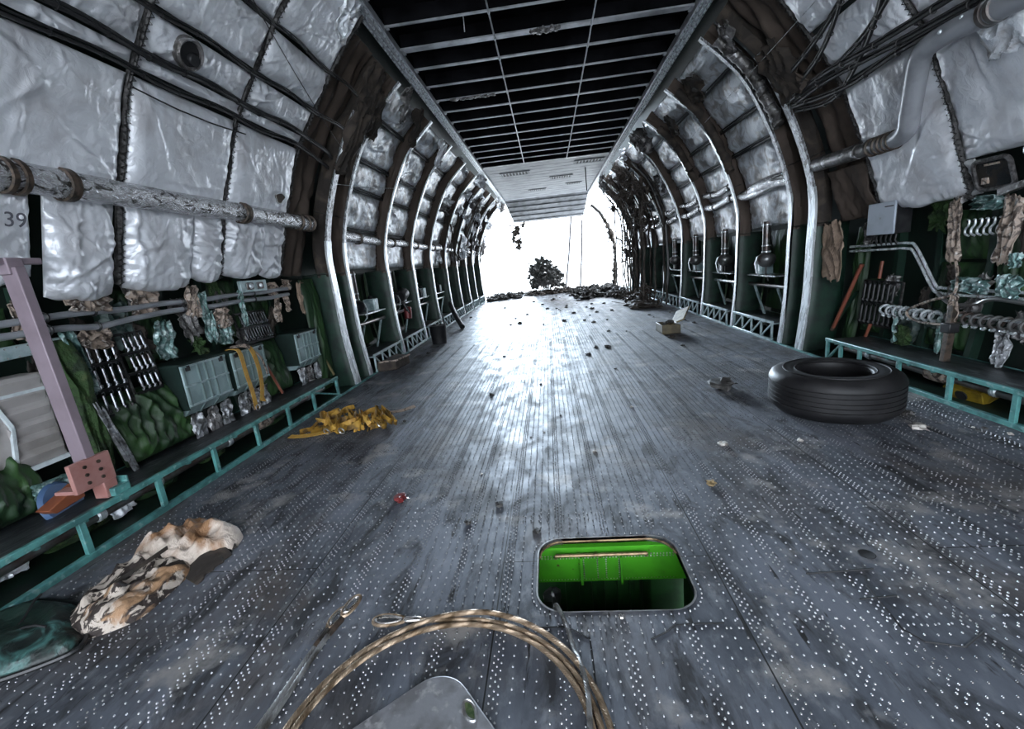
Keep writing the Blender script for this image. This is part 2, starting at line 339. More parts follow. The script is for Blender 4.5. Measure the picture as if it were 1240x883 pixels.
# ================================================================== SETTING
def rrect(x0, x1, y0, y1, r, n=8):
    out = []
    for cx, cy, a0 in ((x1-r, y1-r, 0), (x0+r, y1-r, 90), (x0+r, y0+r, 180), (x1-r, y0+r, 270)):
        for k in range(n+1):
            a = math.radians(a0+90*k/n); out.append((cx+r*math.cos(a), cy+r*math.sin(a)))
    return out
HATCH = rrect(-.345, .39, 1.685, 2.225, .13)
def build_floor():
    v = []; f = []
    def quad(x0, x1, y0, y1):
        n = len(v); v.extend([(x0, y0, 0), (x1, y0, 0), (x1, y1, 0), (x0, y1, 0)]); f.append((n, n+1, n+2, n+3))
    quad(-HW, -.6, -3.5, 23.3); quad(.6, HW, -3.5, 23.3); quad(-.6, .6, -3.5, 1.5); quad(-.6, .6, 2.4, 23.3)
    cx, cy = .02, 1.955; n = len(HATCH); b = len(v)
    for x, y in HATCH:
        dx, dy = x-cx, y-cy; k = min((.6-cx if dx > 0 else .6+cx)/abs(dx) if dx else 9e9, (2.4-cy if dy > 0 else cy-1.5)/abs(dy) if dy else 9e9)
        v.append((cx+dx*k, cy+dy*k, 0))
    corners = {}
    for x, y in HATCH: v.append((x, y, 0))
    for x, y in HATCH: v.append((x, y, -.035))
    for i in range(n):
        j = (i+1) % n
        a, c = v[b+i], v[b+j]
        f.append((b+n+i, b+n+j, b+j, b+i)); f.append((b+2*n+i, b+2*n+j, b+n+j, b+n+i))
        if abs(a[0]-c[0]) > 1e-4 and abs(a[1]-c[1]) > 1e-4:   # corner triangle
            q = len(v); X = .6 if max(a[0], c[0]) > .599 else -.6; Y = 2.4 if max(a[1], c[1]) > 2.399 else 1.5
            v.append((X, Y, 0)); f.append((b+i, b+j, q))
    nb = len(f)
    # rivets: rows along the hold, packed closer along the stringers
    rr = random.Random(3); xs = []; x = -3.16
    i = 0
    RV = []
    for band in range(24):
        x0 = -3.17+band*.268
        xs += [(x0+.055+.048*k, 0) for k in range(4)]+[(x0+.240+.017*k, 1+k % 2) for k in range(3)]
    for x, kind in xs:
        if abs(x) > 3.17: continue
        pitch = .050 if kind == 0 else .034; y = .75+(.017 if kind == 2 else 0)+(.02*math.sin(x*9) if kind == 0 else 0)
        while y < 15:
            if not (kind and y > 9): RV.append((x+rr.uniform(-.002, .002), y+rr.uniform(-.003, .003)))
            y += pitch
    for yy in (1.58, 1.62, 2.42, 2.47, 6.28, 6.34, 9.6, 9.66):
        x = -3.1
        while x < 3.1: RV.append((x, yy)); x += .05
    def inh(x, y): return (-.40 < x < .445 and 1.63 < y < 2.28) or math.hypot(x-1.28, y-2.01) < .06
    RV = [p for p in RV if not inh(*p) and not (p[1] < 6 and rr.random() < .05)]
    for q in range(0, len(HATCH)):
        a = HATCH[q]; b2 = HATCH[(q+1) % len(HATCH)]; L = math.hypot(b2[0]-a[0], b2[1]-a[1]); k = max(1, int(L/.03))
        for t in range(k):
            px, py = lerp(a[0], b2[0], t/k), lerp(a[1], b2[1], t/k); dx, dy = px-cx, py-cy; d = math.hypot(dx, dy)
            RV.append((px+dx/d*.03, py+dy/d*.03))
    for x, y in RV:
        n = 8 if y < 3.5 else (6 if y < 6 else 4); r = .0045 if y < 8 else .006; h = .0048 if y < 8 else .0055; b = len(v)
        for k in range(n):
            a = 2*math.pi*k/n; v.append((x+r*math.cos(a), y+r*math.sin(a), 0.0))
        if n > 4:
            for k in range(n):
                a = 2*math.pi*k/n; v.append((x+.62*r*math.cos(a), y+.62*r*math.sin(a), h*.8))
            v.append((x, y, h)); t = len(v)-1
            for k in range(n):
                j = (k+1) % n; f.append((b+k, b+j, b+n+j, b+n+k)); f.append((b+n+k, b+n+j, t))
        else:
            v.append((x, y, h)); t = len(v)-1
            for k in range(n): f.append((b+k, b+(k+1) % n, t))
    me = bpy.data.meshes.new('floor'); me.from_pydata(v, [], f)
    me.materials.append(m_floor); me.materials.append(m_rivet)
    me.polygons.foreach_set('material_index', [0]*nb+[1]*(len(f)-nb))
    me.polygons.foreach_set('use_smooth', [False]*nb+[True]*(len(f)-nb))
    o = bpy.data.objects.new('floor', me); C.objects.link(o); LOC[o.name] = V((0, 0, 0)); struct(o)
build_floor()

for side in (-1, 1):
    y1 = 23.2 if side < 0 else 20.7
    mb = MB()
    zs = 40; ny = 24
    def fn(u, v, side=side, y1=y1): return SK.w(side, lerp(-3.5, y1, v), SK.len*u)
    def bk(u, v, side=side, y1=y1): return SK.w(side, lerp(-3.5, y1, v), SK.len*u, -.06)
    mb.grid(fn, zs, ny)
    mb.grid(bk, zs, ny)
    o = mb.build('wall_'+SIDE[side], m_primer, smooth=60); struct(o)
    mb = MB(); mb.box((side*3.5, 9.9, -.03), (.56, 26.8, .05)); struct(mb.build('trim_%d' % (1 if side < 0 else 2), m_primer2))   # gutter pan beside the floor
    mb = MB(); mb.box((side*(HW-.012), 10.9, .012), (.03, 24.6, .024)); struct(mb.build('trim_%d' % (3 if side < 0 else 4), m_teal if side > 0 else m_teal))

# ceiling: blackened panels, then pale slatted panels with grilles, then a sloped closing panel
mb = MB()
for k in range(12): mb.box((0, 3.0+k*.94, 4.70), (3.9, .93, .04))
mb.box((0, 14.17, 4.60), (3.9, .04, .22)); mb.box((0, 14.0, 4.70), (3.9, .4, .04))
for sx in (-1, 1): mb.box((sx*1.955, 10.0, 4.62), (.02, 26.0, .22))
struct(mb.build('ceiling', m_ceil))
# roof above camera end, dark
mb = MB(); mb.box((0, .0, 4.74), (3.9, 7.0, .04)); struct(mb.build('ceiling_front', m_ceil))
mb = MB()
for k in range(30): mb.box((0, 14.3+k*.235, 4.50+.004*(k % 2)), (3.84, .228, .03))
struct(mb.build('ceiling_rear', m_slat))
mb = MB()
mb.prism([(-1.95, 21.3, 4.49), (1.95, 21.3, 4.49), (1.8, 23.2, 3.62), (-1.7, 23.2, 3.62)], (0, .03, .04))
for k in range(5):
    t = (k+.5)/5; mb.bar((-1.9, lerp(21.3, 23.2, t), lerp(4.48, 3.61, t)-.01), (1.9, lerp(21.3, 23.2, t), lerp(4.48, 3.61, t)-.01), .03, .03)
struct(mb.build('ceiling_sloped', M('dull_grey_panel', (.20, .21, .23), .5, .2, var=(.12, .125, .135), vs=3)))
for side in (-1, 1):   # filler roof, rail to skin; its open rear is an added sky slot
    mb = MB(); mb.grid(lambda u, v: V((side*lerp(1.9, 2.24, u), lerp(-3.5, 12.5, v), lerp(4.72, 4.79, u))), 2, 10); struct(mb.build('ceiling_'+SIDE[side], m_soot_void, solid=.02))
mb = MB(); mb.box((0, 60, -1.7), (400, 400, .1)); struct(mb.build('ground', m_ground))

# ================================================================== CEILING THINGS
for side in (-1, 1):
    t = thing('ceiling_rail', f'long pale grey grooved rail along the {SIDE[side]} edge of the black ceiling', 'rail', (side*1.98, 2.0, 4.40), 'rails along the ceiling')
    mb = MB(); mb.box((side*1.98, 11.6, 4.47), (.16, 20.4, .10)); mb.build('rail_body', m_beam, t, bevel=.01)
    mb = MB()
    for dx in (-.055, 0, .055): mb.box((side*1.98+dx, 11.6, 4.412), (.018, 20.4, .022))
    mb.build('rail_lip', m_alum, t)
by = [5.28, 5.9, 6.52, 7.12, 7.78, 8.4, 9.0, 9.62, 10.25, 10.88, 11.55, 12.15, 12.8, 13.42, 14.1]
hh = [.05, .04, .15, .065, .045, .045, .06, .04, .04, .055, .04, .035, .05, .04, .09]
for i, y in enumerate(by):
    lab = f'grey crossbar under the black ceiling, {ORD[i]} counted from the camera'
    if i == 2: lab = 'widest grey crossbar under the black ceiling, with a scorched lump at its middle'
    if i == 14: lab = 'grey crossbar where the black ceiling meets the pale slatted panels'
    t = thing('ceiling_crossbar', lab, 'crossbar', (0, y, 4.45), 'crossbars under the ceiling')
    mb = MB(); mb.box((0, y, 4.492), (3.8, hh[i]*.75, .018)); mb.mat(1).box((0, y, 4.59), (3.8, .012, .2)); mb.build('crossbar_web', [m_beam, m_ceil], t)
    if i == 2:
        mb = MB()
        for k in range(9): mb.ball((-.12+k*.04, y+R.uniform(-.05, .05), 4.475), .045, 8, 5, (1, 1, .5), .4, k)
        mb.build('scorched_lump', m_foil_dark, t)
    mb = MB()
    for sx in (-1, 1): mb.box((sx*1.87, y, 4.48), (.04, hh[i]*.75+.03, .03))
    mb.build('end_bracket', m_beam, t)
for sx in (-1, 1):
    pts = [(sx*.63, y, 4.465+.006*math.sin(y*9)) for y in np.arange(5.0, 14.2, .3)]
    mb = MB(); mb.tube(pts, .011, 6)
    t = thing('long_wire', f'thin pale twisted cord running lengthwise under the crossbars, on the {"left" if sx < 0 else "right"}', 'cord', (sx*.63, 5, 4.45), 'cords under the ceiling')
    mb.build('wire_run', m_beam, t)
    mb = MB()
    for y in by[:14]: mb.ball((sx*.63, y, 4.468), .018, 8, 5)
    mb.build('clip', m_alum, t)
mb = MB(); mb.tube([(-.95, 6.0, 4.70), (-.95, 6.0, 4.5), (-.952, 6.0, 4.36)], .006, 5); tag(mb.build('hanging_wire', m_alum), 'short pale wire end hanging from the black ceiling near the top edge', 'wire')
mb = MB()
for k in range(6): mb.ball((-1.55+k*.13, 8.4, 4.470+.006*math.sin(k*3)), .05, 8, 5, (1.6, .8, .35), .5, k)
tag(mb.build('charred_cloth_scrap', m_foil_dark), 'grey charred cloth scrap caught on a crossbar by the left ceiling rail', 'scrap')
for i, (x, y, w, d) in enumerate([(-1.0, 15.4, .95, .5), (.55, 16.9, .8, .42), (-.35, 19.2, .7, .4), (1.35, 14.75, .9, .4), (1.1, 18.6, .6, .35)]):
    t = thing('ceiling_grille', ['slotted grille at the near left of the pale ceiling panels', 'slotted grille in the middle of the pale ceiling panels', 'farthest left slotted grille in the pale ceiling panels', 'slotted grille at the near right of the pale ceiling panels', 'farthest right slotted grille in the pale ceiling panels'][i], 'grille', (x, y, 4.47), 'grilles in the pale ceiling')
    mb = MB(); mb.box((x, y, 4.478), (w, d, .012)); mb.build('backing', m_soot_void, t)
    mb = MB()
    for s in (-1, 1): mb.box((x+s*w/2, y, 4.470), (.03, d+.03, .02)); mb.box((x, y+s*d/2, 4.470), (w, .03, .02))
    n = 9
    for k in range(n): mb.box((x-w/2+w*(k+.5)/n, y, 4.468), (.035, d, .012))
    mb.build('slat_frame', m_slat, t)
mb = MB(); mb.tube([(1.33, 15.8, 4.5), (1.33, 15.8, 4.1), (1.34, 15.82, 3.75)], .018, 6); tag(mb.build('hanging_rod', m_blackmetal), 'dark rod hanging from the pale slatted ceiling panels', 'rod')

# ================================================================== HULL FRAMES
FY = [6.28, 6.80, 8.57, 10.27, 11.95, 13.72, 15.35, 17.1, 18.7, 20.5]
def flange(mb, side, Y, w, z0, z1, n=30, th=.03, off=0.):
    s0, s1 = FR.s_of(z0), FR.s_of(z1)
    def fn(u, v): return FR.w(side, Y+w*(v-.5), lerp(s0, s1, u), off)
    def bk(u, v): return FR.w(side, Y+w*(v-.5), lerp(s0, s1, u), off-th)
    mb.grid(fn, n, 1, bk)
def web(mb, side, Y, z0, z1, depth0, depth1, amp, seed, n=24, m=8, thick=.05):
    s0, s1 = FR.s_of(z0), FR.s_of(z1)
    def fn(u, v):
        q = lerp(s0, s1, u); d = lerp(depth0, depth1, v)
        p = FR.w(side, Y, q, -d)
        e = min(1, 6*v, 6*(1-v))
        p.y += -thick*e-amp*e*fbm(u*7+seed, v*3, seed*1.3)
        return p
    def bk(u, v): return FR.w(side, Y+.01, lerp(s0, s1, u), -lerp(depth0, depth1, v))
    mb.grid(fn, n, m, bk)
for side in (-1, 1):
    for i, Y in enumerate(FY):
        if side > 0 and i > 8: continue
        w = .15 if i == 0 else (.085 if i == 1 else .08)
        ww = ORD[i]
        t = thing('hull_frame', f'{"wide pale" if i == 0 else "pale"} metal hull frame curving up the {SIDE[side]} wall, {ww} from the camera', 'hull frame', (side*3.22, Y, 0), f'hull frames on the {SIDE[side]} wall')
        mb = MB(); flange(mb, side, Y, w, .0, 2.15); mb.build('flange', m_alum, t)
        mb = MB(); flange(mb, side, Y, w*.8, 2.15, 4.22 if i > 0 else 3.75, 40); mb.build('upper_flange', m_alum_foil if i < 2 else m_alum, t)
        dd = .50
        mb = MB(); web(mb, side, Y+.03, 0.0, 1.72, .02, dd, .01, i+side); mb.build('lower_web', m_primer2, t)
        mb = MB(); web(mb, side, Y+.03, 1.66, 4.2, .02, .27, .035, i*2.3+side, 40, 10, .05); mb.build('web_cover', m_brown if i else m_brown_dark, t)
        # small seams/straps across the brown cover
        if i < 6:
            mb = MB()
            for z in (1.7, 2.5):
                pts = [FR.wz(side, Y-.055, z, -.03-.08*k) for k in range(6)]
                mb.tube(pts, .006, 5)
            mb.build('cover_cord', m_black, t)

# brown cloth hangings between the near blankets and the first frame
def sheet(name, fn, nu, nv, mat, label, cat, group=None, solid=.006, parent=None, smooth=50):
    mb = MB(); mb.grid(fn, nu, nv)
    o = mb.build(name, mat, parent, smooth=smooth, solid=solid)
    if parent is None: tag(o, label, cat, group)
    return o
for side in (-1, 1):
    def fn(u, v, side=side):
        z = lerp(1.68, 4.3, u); y = lerp(5.52, 6.2, v)
        return BL.wz(side, y, z, -.10+.05*fbm(u*8+side, v*4, 3)+.03*math.sin(v*17+u*2))
    sheet('brown_wall_cloth', fn, 60, 24, m_brown if side < 0 else m_brown, f'brown cloth lining between the silver blankets and the first {SIDE[side]} frame', 'wall cloth', 'brown wall cloths', .02)

# ================================================================== SILVER BLANKETS
def blanket(side, prof, y0, y1, z0, z1, puff, seed, label, mat=None, nu=46, nv=46, wr=1., hem=False, group=None, base=0., num=None, free=False):
    s0, s1 = prof.s_of(z0), prof.s_of(z1); H = s1-s0; W = y1-y0
    rr = random.Random(seed); cx = [(rr.random(), rr.random(), rr.uniform(0, 3.14), rr.uniform(.5, 1)) for _ in range(5)]
    ed = .05
    def fn(u, v):
        du, dv = min(u, 1-u)*H, min(v, 1-v)*W
        e = (1-math.exp(-du/ed*.9))*(1-math.exp(-dv/ed*.9)) if not free else (1-math.exp(-(1-u)*H/ed))*(1-math.exp(-dv/ed*.8))*(1-max(0, (.10-u*H)/.10)**2)**.5
        a = puff*e
        a += wr*.035*e*fbm(u*H*1.6+seed, v*W*1.6, seed)                               # broad sag
        a += wr*.016*math.exp(-dv/.16)*nz(u*H*21+seed*2, v*W*2.5, 1.)*e**.3               # tension folds off the laced edges
        a += wr*.016*math.exp(-du/.16)*nz(v*W*21+seed*3, u*H*2.5, 7.)*e**.3
        for px, py, an, k in cx:                                                   # long diagonal creases
            x, y = (v-px)*W, (u-py)*H; d = x*math.sin(an)-y*math.cos(an)+.03*nz(x*4, y*4, seed); l = x*math.cos(an)+y*math.sin(an)
            a += wr*.013*k*math.exp(-(d/.022)**2)*math.exp(-(l/.30)**2)
            a -= wr*.008*k*math.exp(-((d-.04)/.03)**2)*math.exp(-(l/.30)**2)
        for k, (qu, qv) in enumerate(((u*H, v*W), (u*H, W-v*W), (H-u*H, v*W), (H-u*H, W-v*W))):    # fans of fine folds running out of the corners
            rd = math.hypot(qu, qv)
            if rd < 1.0: a += wr*.011*e*math.exp(-rd/.30)*nz(math.atan2(qu, qv)*11+k*7, seed*1.7, rd*1.5)
        a += wr*.004*(1-abs(nz(u*H*7+seed, v*W*7, seed*.7))*2)*e
        sag = 0
        if free: sag = -.05*math.sin(math.pi*v)*(1-u)**2+.02*nz(v*5, seed)*(1-u)
        q = prof.w(side, lerp(y0, y1, v), lerp(s0, s1, u), base+a); q.z += sag
        return q
    def bk(u, v):
        q = prof.w(side, lerp(y0, y1, v), lerp(s0, s1, u), base-.01)
        if free: q.z += -.05*math.sin(math.pi*v)*(1-u)**2+.02*nz(v*5, seed)*(1-u)
        return q
    t = MB(); t.grid(fn, nu, nv, bk); o = t.build('insulation_blanket', mat or m_silver, smooth=70)
    return tag(o, label, 'insulation blanket', group or 'silver insulation blankets near the camera')
colsL = [(1.12, 2.18, 'nearest'), (2.22, 3.27, 'near'), (3.33, 4.37, 'middle'), (4.43, 5.44, 'farthest')]
rowsL = [(2.36, 3.16, .075, 'big silver wall blanket just above the foil pipe'), (3.215, 3.29, .03, 'narrow silver blanket strip between the two dark cables'),
         (3.33, 3.53, .045, 'silver blanket band above the upper dark cable'), (3.575, 3.89, .05, 'silver blanket high on the wall, second row from the ceiling'),
         (3.93, 4.42, .05, 'topmost silver blanket under the ceiling edge')]
k = 0
for (y0, y1, cn) in colsL:
    for (z0, z1, pf, rn) in rowsL:
        k += 1
        big = z1-z0 > .5
        lab = f'{rn}, {cn} column on the left'
        if cn == 'middle' and abs(z0-3.33) < .01: lab = 'silver blanket band holding the round dark port, left wall'
        blanket(-1, BL, y0, y1, z0, z1, pf, 10+k, lab, nu=70 if big else 30, nv=80 if cn != 'nearest' else 40, wr=1. if big else 1.3)
lowL = [(2.22, 2.69, 1.80, 'small silver blanket with printed number under the pipe at the photo edge'),
        (2.77, 3.25, 1.66, 'bulging silver blanket sagging under the pipe, left of the first seam'),
        (3.34, 4.02, 1.69, 'broad sagging silver blanket under the pipe between the two seams'),
        (4.03, 4.38, 1.74, 'narrow puckered silver blanket under the pipe beside the second seam'),
        (4.45, 5.05, 1.76, 'silver blanket under the pipe right of the second seam'),
        (5.07, 5.46, 1.74, 'last small silver blanket under the pipe before the brown cloth')]
for i, (y0, y1, z0, lab) in enumerate(lowL):
    blanket(-1, BL, y0, y1, z0, 2.34, .085, 60+i, lab, nu=50, nv=60, wr=1.5 if i else .7, free=True)
colsR = [(2.22, 3.27, 'nearest'), (3.33, 4.38, 'second'), (4.44, 5.45, 'third')]
for ci, (y0, y1, cn) in enumerate(colsR):
    for (z0, z1, pf, rn) in [(1.78, 3.06, .06, 'tall silver wall blanket below the dark cables'), (3.10, 3.56, .05, 'silver blanket behind the bundle of dark cables'), (3.6, 4.02, .05, 'silver blanket above the dark cables'), (4.05, 4.42, .05, 'topmost silver blanket beside the ceiling edge')]:
        k += 1
        if ci == 1 and z0 < 2: z0 = 2.06
        blanket(1, BL, y0, y1, z0, z1, pf, 90+k, f'{rn}, {cn} column on the right', nu=90 if z1-z0 > .8 else 36, nv=80, wr=1.1, free=(z0 < 2.1 and ci != 1))
# printed number on the small blanket
cu = bpy.data.curves.new('printed_number', 'FONT'); cu.body = '39'; cu.size = .125; cu.extrude = .001; cu.align_x = 'CENTER'
to = bpy.data.objects.new('printed_number', cu); C.objects.link(to); cu.materials.append(m_sock)
bpy.context.view_layer.update(); tm = bpy.data.meshes.new_from_object(to.evaluated_get(bpy.context.evaluated_depsgraph_get())); bpy.data.objects.remove(to); bpy.data.curves.remove(cu)
to = bpy.data.objects.new('printed_number', tm); C.objects.link(to)
par = [o for o in C.objects if o.get('label', '').startswith('small silver blanket with printed')][0]
pw = BL.wz(-1, 2.525, 2.12, .118); tx = V((0, 1, 0)); tn = V((1, 0, -.33)).normalized(); ty = tn.cross(tx)
to.matrix_world = Matrix.Translation(pw-LOC[par.name]) @ Matrix((tx, ty, tn)).transposed().to_4x4()
to.parent = par

# blankets in the bays between frames
for side in (-1, 1):
    for b in range(1, 9):
        y0, y1 = FY[b]+.05, FY[b+1]-.04
        if side > 0 and b > 6: continue
        for ri, (z0, z1) in enumerate([(1.76, 2.38), (2.42, 3.0), (3.04, 3.42), (3.46, 3.98), (4.02, 4.36)]):
            n = 30 if b < 3 else (20 if b < 5 else 12)
            mt = m_foil
            blanket(side, BB, y0, y1, z0, z1, .06, 200+b*7+ri+side*31, f'silver blanket in the {ORD[b-1]} bay past the {SIDE[side]} double frame, row {["lowest", "second lowest", "middle", "second highest", "highest"][ri]}', mat=mt, nu=n, nv=n, wr=1.8, group=f'silver blankets between the {SIDE[side]} frames', base=.02)
        # stringers / dark cables crossing the bay
        for zi, z in enumerate((2.40, 3.02, 3.44, 4.0)):
            mb = MB(); pts = [BB.wz(side, lerp(y0-.03, y1+.02, q/8), z, .07+.012*math.sin(q*2+b)) for q in range(9)]
            mb.tube(pts, .017, 6)
            mb.tube([p+V((-side*.015, 0, .038)) for p in pts], .011, 6)
            tag(mb.build('stringer_cable', m_black), f'dark cable crossing the {ORD[b-1]} bay past the {SIDE[side]} double frame, {["lowest", "second", "third", "highest"][zi]} of four', 'cable', f'dark cables across the {SIDE[side]} bays')

# laced seam strips
def lacing(side, y, z0, z1, label, off=.005):
    t = thing('laced_seam', label, 'seam', BL.wz(side, y, z0, 0), 'laced seams between blankets')
    s0, s1 = BL.s_of(z0), BL.s_of(z1); n = int((s1-s0)/.05)
    mb = MB()
    mb.grid(lambda u, v: BL.w(side, y+.017*(v-.5)*2+.014*nz(u*7, side, y), lerp(s0, s1, u), off+.022*math.sin(math.pi*v)+.012*nz(u*40, v)), n*2, 5, lambda u, v: BL.w(side, y+.017*(v-.5)*2, lerp(s0, s1, u), -.02))
    mb.build('tape', m_lace, t)
    mb = MB(); mb.tube([BL.w(side, y+.026*(1 if q % 2 else -1), lerp(s0, s1, q/(n*2)), off+.024) for q in range(n*2+1)], .004, 5)
    mb.build('lace', m_black, t)
for side in (-1, 1):
    for y, nm in ((2.2, 'nearest'), (3.3, 'second nearest'), (4.4, 'second farthest'), (5.47, 'farthest')):
        if side > 0 and y < 3: nm = 'nearest'
        lacing(side, y, 1.72, 4.43, f'dark laced seam running up between silver blankets, {nm} on the {SIDE[side]} wall')
# long dark cables over the left blankets
for i, (z, r, off) in enumerate([(3.19, .013, .04), (3.31, .017, .04), (3.55, .012, .04), (3.91, .011, .04)]):
    t = thing('wall_cable', ['lower of the paired dark cables', 'upper of the paired dark cables', 'dark cable just above the round port', 'topmost dark cable'][i]+' along the left silver blankets', 'cable', BL.wz(-1, 2.4, z, 0), 'dark cables over the left blankets')
    mb = MB(); pts = []
    for q in range(50):
        y = lerp(1.2, 6.2, q/49); pts.append(BL.wz(-1, y, z-.012*math.sin(y*5.7+i)-(.15*max(0, y-5.4)**2 if i < 2 else 0), off+.006*math.sin(y*11)))
    mb.tube(pts, r, 7); mb.tube([p+V((.01, 0, .024)) for p in pts], r*.6, 6); mb.build('cable', m_black, t)
    mb = MB()
    for y in np.arange(1.5, 5.6, .31): mb.torus(BL.wz(-1, y, z-.012*math.sin(y*5.7+i), off), (0, 1, 0), r*1.3, .004, 10, 5)
    mb.build('tie', m_blackmetal, t)
mb = MB(); mb.tube([BL.wz(-1, y, 3.095-.02*math.sin((y-3.3)*3), .085) for y in np.arange(3.25, 4.45, .06)], .006, 5)
tag(mb.build('loose_wire', m_black), 'thin black cord hanging across the middle left silver blanket', 'cord')
mb = MB(); mb.tube([BL.wz(-1, lerp(2.6, 6.3, q/20), lerp(4.3, 3.35, q/20)-.03*math.sin(q/20*3.1), .12) for q in range(21)], .0045, 5)
tag(mb.build('loose_wire', m_lace), 'thin loose cord slanting down over the upper left blankets', 'cord')

# round dark port in the upper left blanket
t = thing('round_port', 'round dark port with hose stub in the upper left silver blanket', 'port', BL.wz(-1, 3.6, 3.42, .03))
ax = V((1, -.1, -.6)).normalized(); pc = BL.wz(-1, 3.62, 3.43, .03)
mb = MB(); mb.lathe([(.10, 0), (.118, .02), (.118, .065), (.105, .078), (.09, .068), (.088, .0)], pc, ax, 28); mb.build('collar', m_foil_dark, t)
mb = MB(); mb.lathe([(.0, .050), (.088, .050), (.09, .0)], pc, ax, 28); mb.build('dark_mouth', m_soot_void, t)  # black disc painted in as the shade inside the port
mb = MB(); mb.lathe([(.0, .075), (.04, .075), (.045, .065), (.045, .04)], pc+V((0, .025, -.03)), ax, 18); mb.build('hose_stub', m_blackmetal, t)
t = thing('torn_hole', 'small torn brown hole in the farthest left silver blanket', 'hole', BL.wz(-1, 5.12, 2.62, .07))
mb = MB(); c0 = BL.wz(-1, 5.12, 2.62, .115); nrm = V((1, 0, -.45)).normalized(); up = V((.45, 0, 1)).normalized()
ring = [c0+V((0, 1, 0))*(.085*math.cos(a)*(1+.25*math.sin(3*a)))+up*(.06*math.sin(a)) for a in np.linspace(0, 2*math.pi, 20, endpoint=False)]
mb.prism(ring, nrm*.006); mb.build('hole_lining', m_brown, t)
mb = MB(); mb.tube([p+nrm*.006 for p in ring], .007, 5, closed=True); mb.build('frayed_edge', m_foil, t)

# ================================================================== PIPES AND DUCTS
def smoothpath(pts, n=8):
    pts = [V(p) for p in pts]; P = [pts[0]]+pts+[pts[-1]]; out = []
    for i in range(1, len(P)-2):
        a, b, c, d = P[i-1], P[i], P[i+1], P[i+2]
        for k in range(n):
            t = k/n; out.append(.5*((2*b)+(c-a)*t+(2*a-5*b+4*c-d)*t*t+(3*b-a-3*c+d)*t**3))
    out.append(pts[-1]); return out
t = thing('foil_lagged_pipe', 'long foil-wrapped pipe crossing the near left silver blankets', 'pipe', (-3.3, 2.0, 2.27))
mb = MB(); pts = []; rs = []
for q in range(90):
    y = lerp(1.0, 5.9, q/89); pts.append((-3.32, y, 2.37+.004*math.sin(y*3))); rs.append(.092*(1+.035*nz(y*12, 1)+.02*nz(y*40, 2)))
mb.tube(pts, rs, 20); pp = mb.build('pipe', m_lagging, t, smooth=60)
mb = MB()
for y in (1.6, 2.50, 2.57, 2.83, 2.86, 4.55, 4.6, 5.62, 5.78, 5.9): mb.lathe([(.094, -.018), (.108, -.014), (.108, .014), (.094, .018)], (-3.32, y, 2.37), (0, 1, 0), 22)
mb.build('clamp', m_clamp, pp)
mb = MB()
for y in (2.5, 2.85, 4.58): mb.box((-3.43, y, 2.37), (.20, .03, .03))
mb.build('bracket', m_clamp, t)
t = thing('foil_lagged_pipe', 'foil-wrapped pipe running behind the left frames in the middle distance', 'pipe', (-3.45, 6.9, 2.2))
mb = MB(); pts = []; rs = []
for q in range(120):
    y = lerp(6.9, 20.3, q/119); pts.append((-3.40, y, 2.265+.01*math.sin(y*2))); rs.append(.082*(1+.06*nz(y*9, 5)))
mb.tube(pts, rs, 14); pp = mb.build('pipe', m_lagging, t, smooth=60)
mb = MB()
for y in np.arange(7.6, 20, 1.7): mb.lathe([(.084, -.03), (.10, -.025), (.10, .025), (.084, .03)], (-3.40, y, 2.265), (0, 1, 0), 16)
mb.build('clamp', m_clamp, pp)

t = thing('grey_duct', 'large smooth grey duct with two bends along the upper right wall', 'duct', (3.1, 4.5, 2.3))
path = [(3.26, 6.15, 2.40), (3.25, 5.6, 2.385), (3.24, 5.1, 2.37), (3.23, 4.82, 2.37), (3.20, 4.66, 2.42), (3.16, 4.59, 2.53), (3.07, 4.44, 2.74), (3.0, 4.32, 2.88), (2.98, 4.22, 2.93), (2.98, 4.05, 2.945), (2.98, 3.8, 2.93), (2.98, 3.3, 2.90), (2.98, 2.2, 2.86)]
mb = MB(); mb.tube(smoothpath(path[2:], 6), .078, 22); dp = mb.build('duct_pipe', m_pipe_grey, t, smooth=60)
mb = MB(); mb.tube([path[0], path[1], (3.245, 5.35, 2.38)], .080, 20); mb.tube([(3.245, 5.35, 2.38), (3.24, 5.1, 2.37)], .07, 20); mb.build('foil_sleeve', m_foil_dark, t)
mb = MB()
for y, z in ((5.15, 2.372), (5.05, 2.37), (4.98, 2.37), (4.92, 2.37), (4.86, 2.37)): mb.lathe([(.076, -.02), (.092, -.012), (.092, .012), (.076, .02)], (3.24, y, z), (0, 1, 0), 22)
mb.build('hose_clamp', m_clamp, dp)
mb = MB()
for y in (3.72, 3.66): mb.lathe([(.076, -.02), (.093, -.015), (.093, .015), (.076, .02)], (2.98, y, 2.925), (0, 1, 0), 22)
mb.build('duct_collar', m_pipe_dark, dp)
mb = MB(); mb.ball((2.98-.078, 4.02, 2.95), .016, 8, 6); mb.ball((2.915, 3.86, 2.97), .014, 8, 6); mb.build('fitting', m_alum, dp)

